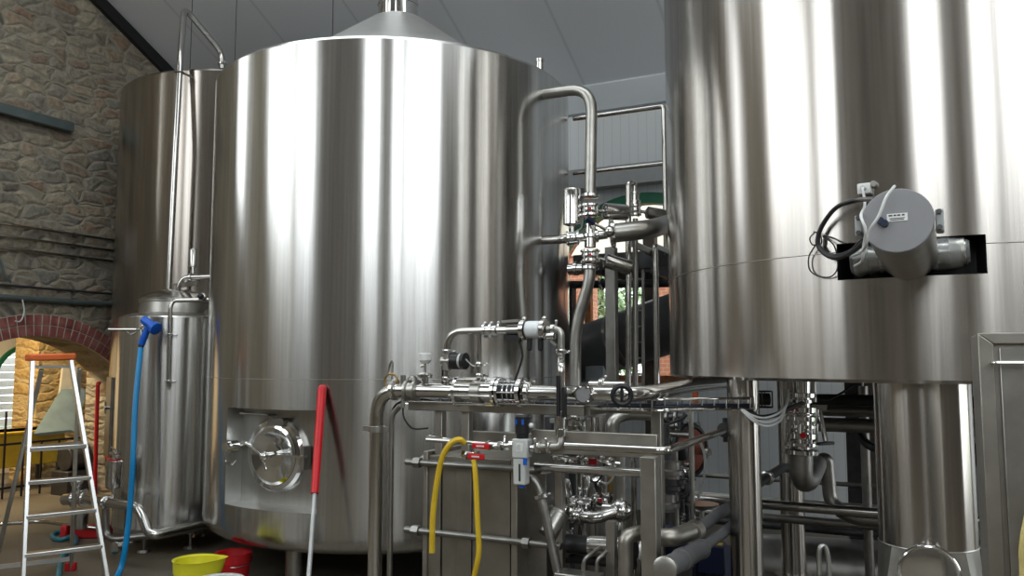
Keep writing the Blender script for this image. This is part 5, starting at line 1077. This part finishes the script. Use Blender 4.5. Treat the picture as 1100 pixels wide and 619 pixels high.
# small round camera-like black fitting and bracket behind tank leg
t = thing('cable_gland_box', 'black wire basket fitting right of the front tank leg', 'fitting', P(822, 430, 4.75)); q = MB(); q.cyl(P(815, 429, 4.75), P(826, 429, 4.75), .035, n=16); q.build('body', 'black', t)
q = MB()
for z in (.045, -.045): q.torus(P(820, 429, 4.75)+Z*z, Z, .05, .004, 20, 6)
for a in range(4): e = N*math.cos(a*PI/2)*.05+U*math.sin(a*PI/2)*.05; q.cyl(P(820, 429, 4.75)+e-Z*.045, P(820, 429, 4.75)+e+Z*.045, .004, n=6)
q.build('basket', 'black', t)
# orange things right of skid post
t = thing('wheel_valve', 'orange rimmed wheel behind the thin upright conduit', 'valve', P(746, 476, 5.4)); q = MB(); c_ = P(741, 484, 5.4); q.torus(c_, N*.92-U*.4, .16, .022, 36, 10); q.build('rim', 'black', t)
q = MB(); q.cyl(c_-(N*.92-U*.4)*.012, c_+(N*.92-U*.4)*.012, .15, n=32); q.build('disc', 'dark_orange', t); q = MB(); q.cyl(c_+N*.02, c_+N*.14-U*.05, .025, n=14); q.build('hub', 'polished', t)
a, b_ = P(747, 404, 5.9), P(747, 441, 5.9); q = MB(); q.bar(b_, a, .035, .035); t = tag(q.build('orange_conduit', 'orange'), 'short orange upright strip under the left edge of the right tank', 'conduit')
q = MB(); q.box(P(746.5, 450, 5.85), .05, .05, .09, (N, U, Z)); tag(q.build('pale_connector', 'pale_block', bevel=.005), 'pale blue connector box below the orange strip', 'box')
pipe('hose_stub', 'pale level hose stub right of the front skid post', 'pipe', [P(708, 465, 5.2), P(742, 467, 5.3)], .022, 0, 'satin', [(0, .2)])
cable('drooping_hose', 'black hose drooping right of the front skid post', [P(708, 466, 5.0), P(716, 469, 5.0), P(720, 478, 5.0), P(718, 490, 5.0)], .013, 'black', 'hose')
q = MB(); p = P(779, 462, 4.9); q.lathe(p, (P(784, 461, 5.0)-P(770, 465, 4.7)), [(.02, -.02), (.045, -.018), (.045, .018), (.02, .02)], 18); q.cyl(p-Z*.07, p+Z*.07, .014, n=10); tag(q.build('rail_clamp', 'dark_steel'), 'dark clamp on the far end of the round bumper rail', 'clamp')
t = thing('dark_valve_group', 'dark valve cluster in shadow right of the front skid post', 'valve', P(728, 540, 4.9))
for k, (px, y, r) in enumerate(((722, 505, .05), (722, 522, .04), (716, 540, .055), (730, 515, .03))):
    p = P(px, y, 4.9); q = MB(); q.cyl(p-Z*.05, p+Z*.05, r, n=18); q.lathe(p, Z, [(r, -.03), (r*1.4, -.025), (r*1.4, .0), (r, .005)], 18); q.build('body', 'dark_steel' if k % 2 else 'dull_steel', t)
up('upright_pipe', 'dark upright pipe in the shadow just right of the front skid post', 714, 5.0, 455, 600, .03, 'dark_steel')
up('upright_pipe', 'dark upright pipe second from the front skid post on its right', 724, 5.1, 485, 590, .025, 'dull_steel')
t = thing('round_tray', 'small pale dished cap on a stalk beside the thin upright conduit', 'cap', P(752, 548, 5.2)); q = MB(); q.lathe(P(754, 549, 5.2), Z, [(.01, 0), (.07, .02), (.1, .035), (.105, .045), (.02, .05)], 26); q.build('dish', 'satin', t); q = MB(); q.cyl(P(754, 575, 5.2), P(754, 549, 5.2), .014, n=10); q.build('stalk', 'satin', t)
# dense dark pipework in the shadow between the skid post and the thin conduit
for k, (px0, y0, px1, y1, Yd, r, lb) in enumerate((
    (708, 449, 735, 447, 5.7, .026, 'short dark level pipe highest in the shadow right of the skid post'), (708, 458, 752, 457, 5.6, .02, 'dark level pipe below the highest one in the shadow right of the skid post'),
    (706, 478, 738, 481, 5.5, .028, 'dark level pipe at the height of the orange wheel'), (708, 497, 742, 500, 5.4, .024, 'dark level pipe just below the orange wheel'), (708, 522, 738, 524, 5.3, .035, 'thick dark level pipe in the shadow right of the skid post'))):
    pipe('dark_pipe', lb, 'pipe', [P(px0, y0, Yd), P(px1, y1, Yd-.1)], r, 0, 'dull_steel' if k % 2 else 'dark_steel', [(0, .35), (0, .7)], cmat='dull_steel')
for k, (px, y0, y1, lb) in enumerate(((731, 448, 600, 'upright dark pipe third from the front skid post'), (737, 480, 600, 'upright dark pipe just left of the thin conduit'))):
    up('upright_pipe', lb, px, 5.45, y0, y1, .022, 'dark_steel', [(0, .8)], None, True)
for k, (pts_, lb) in enumerate((
    ([(709, 447), (717, 455), (728, 452), (738, 446)], 'black cable slung highest in the shadow right of the skid post'), ([(708, 470), (718, 486), (732, 488), (741, 470)], 'black cable loop across the orange wheel'),
    ([(710, 505), (722, 530), (736, 534), (746, 520)], 'black cable loop below the orange wheel'), ([(750, 470), (757, 490), (756, 515), (750, 535)], 'pale cable hanging right of the orange wheel'))):
    cable('slung_cable', lb, [P(a_, b2_, 5.15) for a_, b2_ in pts_], .009, 'black' if k < 3 else 'grey_plastic')
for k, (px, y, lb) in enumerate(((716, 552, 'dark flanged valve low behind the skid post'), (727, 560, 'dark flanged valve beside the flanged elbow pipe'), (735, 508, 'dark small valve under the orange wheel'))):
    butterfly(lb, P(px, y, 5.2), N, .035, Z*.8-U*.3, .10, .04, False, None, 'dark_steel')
# discharge chute
Yc = 3.95; cc_ = P(993, 500, Yc); cc_ = V((cc_.x, cc_.y, 0)); zc0 = P(993, 583, Yc).z
t = thing('discharge_chute', 'wide round steel chute under the right tank, spreading at its foot with a round cover', 'chute', cc_)
q = MB(); q.cyl(cc_+Z*zc0, cc_+Z*(zb2+.0), .212, n=44); q.build('column', 'tank_steel_old', t)
q = MB(); q.torus(cc_+Z*zc0, Z, .213, .004, 40, 6); q.build('weld_ring', 'satin', t)
# square-to-round foot
q = MB(); nn_ = 32; ringa, ringb = [], []; fx = V((cc_.x, cc_.y, 0)).normalized(); fy = Z.cross(fx)
for j in range(nn_):
    a = 2*PI*j/nn_+PI/4; e = fx*math.cos(a)+fy*math.sin(a); ringa.append(cc_+Z*zc0+e*.212); m_ = max(abs(math.cos(a)), abs(math.sin(a))); ringb.append(cc_+Z*.12+e*(.25/m_))
q.rings([ringb, ringa]); q.build('foot', 'satin', t, ang=12)
q = MB(); q.box(cc_+Z*.06, .6, .6, .12, (fx, fy, Z)); q.build('base', 'dull_steel', t, .006)
o_ = cc_-fx*.262+Z*P(995, 619, 3.66).z; q = MB(); q.lathe(o_, -fx, [(.115, -.06), (.115, .015), (.128, .017), (.128, .028), (.10, .033), (.02, .033)], 36); q.torus(o_-fx*.03, fx, .118, .009, 40, 8); q.build('round_cover', 'polished', t)
# bail rod standing at the floor
bl = P(885, 600, 4.3); cable('steel_bail', 'bright bent rod loop standing in front of the lying cylinder', [P(881, 660, 4.3), P(880, 610, 4.3), P(880, 593, 4.3), P(883, 586.5, 4.3), P(887, 589, 4.3), P(890, 605, 4.3), P(893, 660, 4.3)], .013, 'alu', 'handle')
# ------------------------------------------------------------------ drive motor on the right tank
f0 = P(964, 237, 3.22); bk = TR.hit(976, 272); axd = (f0-bk).normalized()
dm = thing('drive_motor', 'big grey round-faced drive motor in the slot of the right tank', 'motor', bk)
q = MB(); q.cyl(bk-axd*.02, f0-axd*.012, .12, .129, n=48); q.build('housing', 'satin', dm)
q = MB(); q.lathe(f0-axd*.012, axd, [(.130, 0), (.133, .004), (.133, .012), (.129, .016)], 48); q.build('end_cover', 'face_grey', dm)
x_, y_, _ = frame(axd); sx_ = x_ if x_.x > 0 else -x_; uy_ = axd.cross(sx_); uy_ = uy_ if uy_.z > 0 else -uy_
fc = f0+axd*.005
q = MB(); q.box(fc+sx_*.0+uy_*.012, .075, .032, .003, (sx_, uy_, axd)); st = q.build('label_plate', 'white_plastic', dm)
q = MB()
for k, (o, w) in enumerate(((-.024, .014), (-.008, .010), (.006, .012), (.022, .010))): q.box(fc+sx_*o+uy_*.02+axd*.002, w, .006, .001, (sx_, uy_, axd))
q.box(fc+uy_*.008+axd*.002, .056, .003, .001, (sx_, uy_, axd)); q.box(fc+uy_*.002+axd*.002, .05, .003, .001, (sx_, uy_, axd)); q.build('label_print', 'black', st)
for sg, dz in ((-1, -.01), (1, .01)):
    q = MB(); e = fc+sx_*sg*.147-axd*.06; q.box(e, .03, .09, .05, (sx_, uy_, axd)); q.build('lug', 'grey_paint', dm, .006)
    for v_ in (-.032, .032): q = MB(); q.cyl(e+uy_*v_+axd*.02, e+uy_*v_+axd*.034, .011, n=6); q.build('bolt', 'dark_steel', dm)
for u_, v_ in ((-.045, -.012), (-.06, .0)): q = MB(); p = fc+sx_*u_+uy_*v_; q.cyl(p, p+axd*.018, .014, n=12); q.build('gland', 'navy', dm)
# wrapped gearbox lying in the slot
gz = TR.hit(980, 284)
gl_, gr_ = TR.hit(914, 281, 1.57), TR.hit(1042, 270, 1.57)
gb = thing('gear_shaft', 'gear housing wrapped in clear plastic behind the drive motor', 'gearbox', gz)
q = MB(); q.cyl(gl_.lerp(gr_, .03), gl_.lerp(gr_, .97), .055, n=26); q.build('shaft', 'steel', gb)
q = MB()
for k in (.1, .32, .68, .9): c_ = gl_.lerp(gr_, k); q.cyl(c_-(gr_-gl_).normalized()*.03, c_+(gr_-gl_).normalized()*.03, .066, n=24)
q.build('collar', 'satin', gb)
rnd = random.Random(11); q = MB(); rings = []; dg = (gr_-gl_).normalized(); x_2, y_2, _ = frame(dg)
for i in range(15):
    c_ = gl_.lerp(gr_, i/14); rr = .072+.007*math.sin(i*1.3)-(.02 if i in (0, 14) else 0); rings.append([c_+(x_2*math.cos(2*PI*j/22)+y_2*math.sin(2*PI*j/22))*(rr+rnd.uniform(-.005, .005)) for j in range(22)])
q.rings(rings); q.build('plastic_wrap', 'wrap', gb)
# junction box and cables on the tank
jb = TR.hit(930, 204); nj = V((jb.x-TR.c.x, jb.y-TR.c.y, 0)).normalized(); tj = Z.cross(nj)
t = thing('socket_box', 'small white socket box on the right tank above the drive motor', 'box', jb)
q = MB(); q.box(jb+nj*.02, .058, .05, .04, (tj, Z, nj)); q.build('body', 'white_plastic', t, .004); q = MB(); q.cyl(jb+nj*.04, jb+nj*.06, .012, n=12); q.build('plug', 'grey_plastic', t); q = MB(); q.cyl(jb+tj*.04+Z*.02, jb+tj*.04+Z*.02+nj*.03, .014, n=12); q.build('gland', 'satin', t)
def T3(px, py, d): return TR.hit(px, py, 1.6+d)
g1_ = fc+sx_*-.06+axd*.01; g2_ = fc+sx_*-.045-uy_*.012+axd*.01
cable('power_cable', 'thick black cable looping left of the drive motor, upper one', [P(940, 214, 3.3), T3(922, 215, .12), T3(900, 222, .08), T3(886, 238, .05), T3(879, 254, .04), T3(881, 268, .04), T3(895, 275, .06), T3(914, 270, .12), T3(928, 256, .22), g1_], .011, 'black', 'cable')
cable('power_cable', 'thick black cable from the motor face to the lower loop', [T3(878, 262, .035), T3(886, 273, .05), T3(900, 277, .08), T3(918, 269, .16), T3(934, 254, .26), g2_], .011, 'black', 'cable')
cable('signal_cable', 'thin white cable from the socket box down across the motor', [jb+nj*.06, T3(929, 220, .12), P(925, 232, 3.26), P(930, 247, 3.2), P(928, 262, 3.25), P(926, 280, 3.3), T3(918, 286, .14)], .006, 'white_plastic')
cable('signal_cable', 'thin grey cable from the top of the motor face down to its left', [P(961, 200, 3.18), P(952, 212, 3.14), P(944, 232, 3.12), P(934, 248, 3.14), P(928, 268, 3.22), T3(915, 276, .12)], .006, 'grey_plastic')
for k, lb in enumerate(('thin black wire coil left of the drive motor, upper loop', 'thin black wire coil left of the drive motor, hanging lower loop')):
    pts_ = [T3(875, 250, .03), T3(870, 256, .03), T3(873, 263, .03), T3(882, 262, .03), T3(881, 252, .03), T3(874, 249, .03)] if k == 0 else [T3(877, 262, .03), T3(869, 276, .02), T3(870, 290, .02), T3(880, 297, .02), T3(893, 297, .02), T3(900, 286, .04), T3(896, 264, .05), T3(884, 254, .03), T3(893, 255, .05), T3(908, 262, .1)]
    cable('wire_coil', lb, pts_, .0035, 'black', 'wire')
# ------------------------------------------------------------------ cabinet at the right edge
Yb = 2.55; a = P(1050, 358, Yb); zc1 = a.z; x0_ = a.x
cbn = thing('steel_cabinet', 'plain steel cabinet at the right edge with a thin rod handle', 'cabinet', V((x0_, Yb, 0))+N*.36+U*.2)
CB = lambda n, u, z: V((x0_, Yb, 0))+N*n+U*u+Z*z
AX = (N, U, Z); W = .042
q = MB(); q.box(CB(.36, .22, zc1/2), .72, .40, zc1, AX); q.build('body', 'frame_steel', cbn, .006)
q = MB(); q.prism([CB(0, 0, 0), CB(W, 0, 0), CB(W, 0, zc1-.034), CB(0, 0, zc1)], U*.02); q.build('door_frame', 'frame_steel', cbn, .003)
q = MB(); q.prism([CB(0, 0, zc1), CB(W, 0, zc1-.034), CB(.72, 0, zc1-.034), CB(.72, 0, zc1)], U*.02); q.build('door_frame', 'frame_steel', cbn, .003)
q = MB(); q.box(CB(W+.004+.32, .014, (zc1-.04)/2), .62, .02, zc1-.05, AX); d_ = q.build('door', 'satin', cbn, .003)
zr_ = P(1080, 390, Yb).z; q = MB(); q.tube([CB(.035, .0, zr_), CB(.037, -.03, zr_), CB(.5, -.03, zr_), CB(.5, 0, zr_)], .006, .01, 10); q.build('rod_handle', 'polished', d_)
cable('yellow_loop', 'pale yellow hose edge at the bottom right corner in front of the cabinet', [P(1107, 545, 2.4), P(1101, 575, 2.4), P(1099, 600, 2.4), P(1100, 640, 2.4), P(1102, 1180, 2.4)], .012, 'pale_yellow', 'hose')

for px, Yw, y1_, lb in ((357, 7.6, 50, 'thin dark wire hanging from the ceiling behind the middle tank'), (252, 8.9, 75, 'thin dark wire hanging from the ceiling near the bent pipe end'), (204, 8.6, 78, 'thin dark wire hanging from the ceiling beside the tall thin pipe')):
    b_ = P(px, y1_, Yw); zt_w = zc(to_room(b_).y)-.002
    q = MB(); q.cyl(b_-Z*.25, V((b_.x, b_.y, zt_w)), .004, n=6); tag(q.build('hanging_wire', 'black'), lb, 'wire')
# ------------------------------------------------------------------ light
sc = bpy.context.scene
w = bpy.data.worlds.new('sky'); sc.world = w; w.use_nodes = True; bg = w.node_tree.nodes['Background']
bg.inputs['Color'].default_value = (.93, .98, 1, 1); bg.inputs['Strength'].default_value = 1.0
sc.view_settings.view_transform = 'Standard'; sc.view_settings.look = 'None'; sc.view_settings.gamma = 1; sc.view_settings.use_curve_mapping = False
sc.view_settings.exposure = 1.95
sc.cycles.max_bounces = 10; sc.cycles.glossy_bounces = 6; sc.cycles.diffuse_bounces = 4; sc.cycles.transmission_bounces = 6
sc.cycles.caustics_reflective = False; sc.cycles.caustics_refractive = False; sc.cycles.sample_clamp_indirect = 6
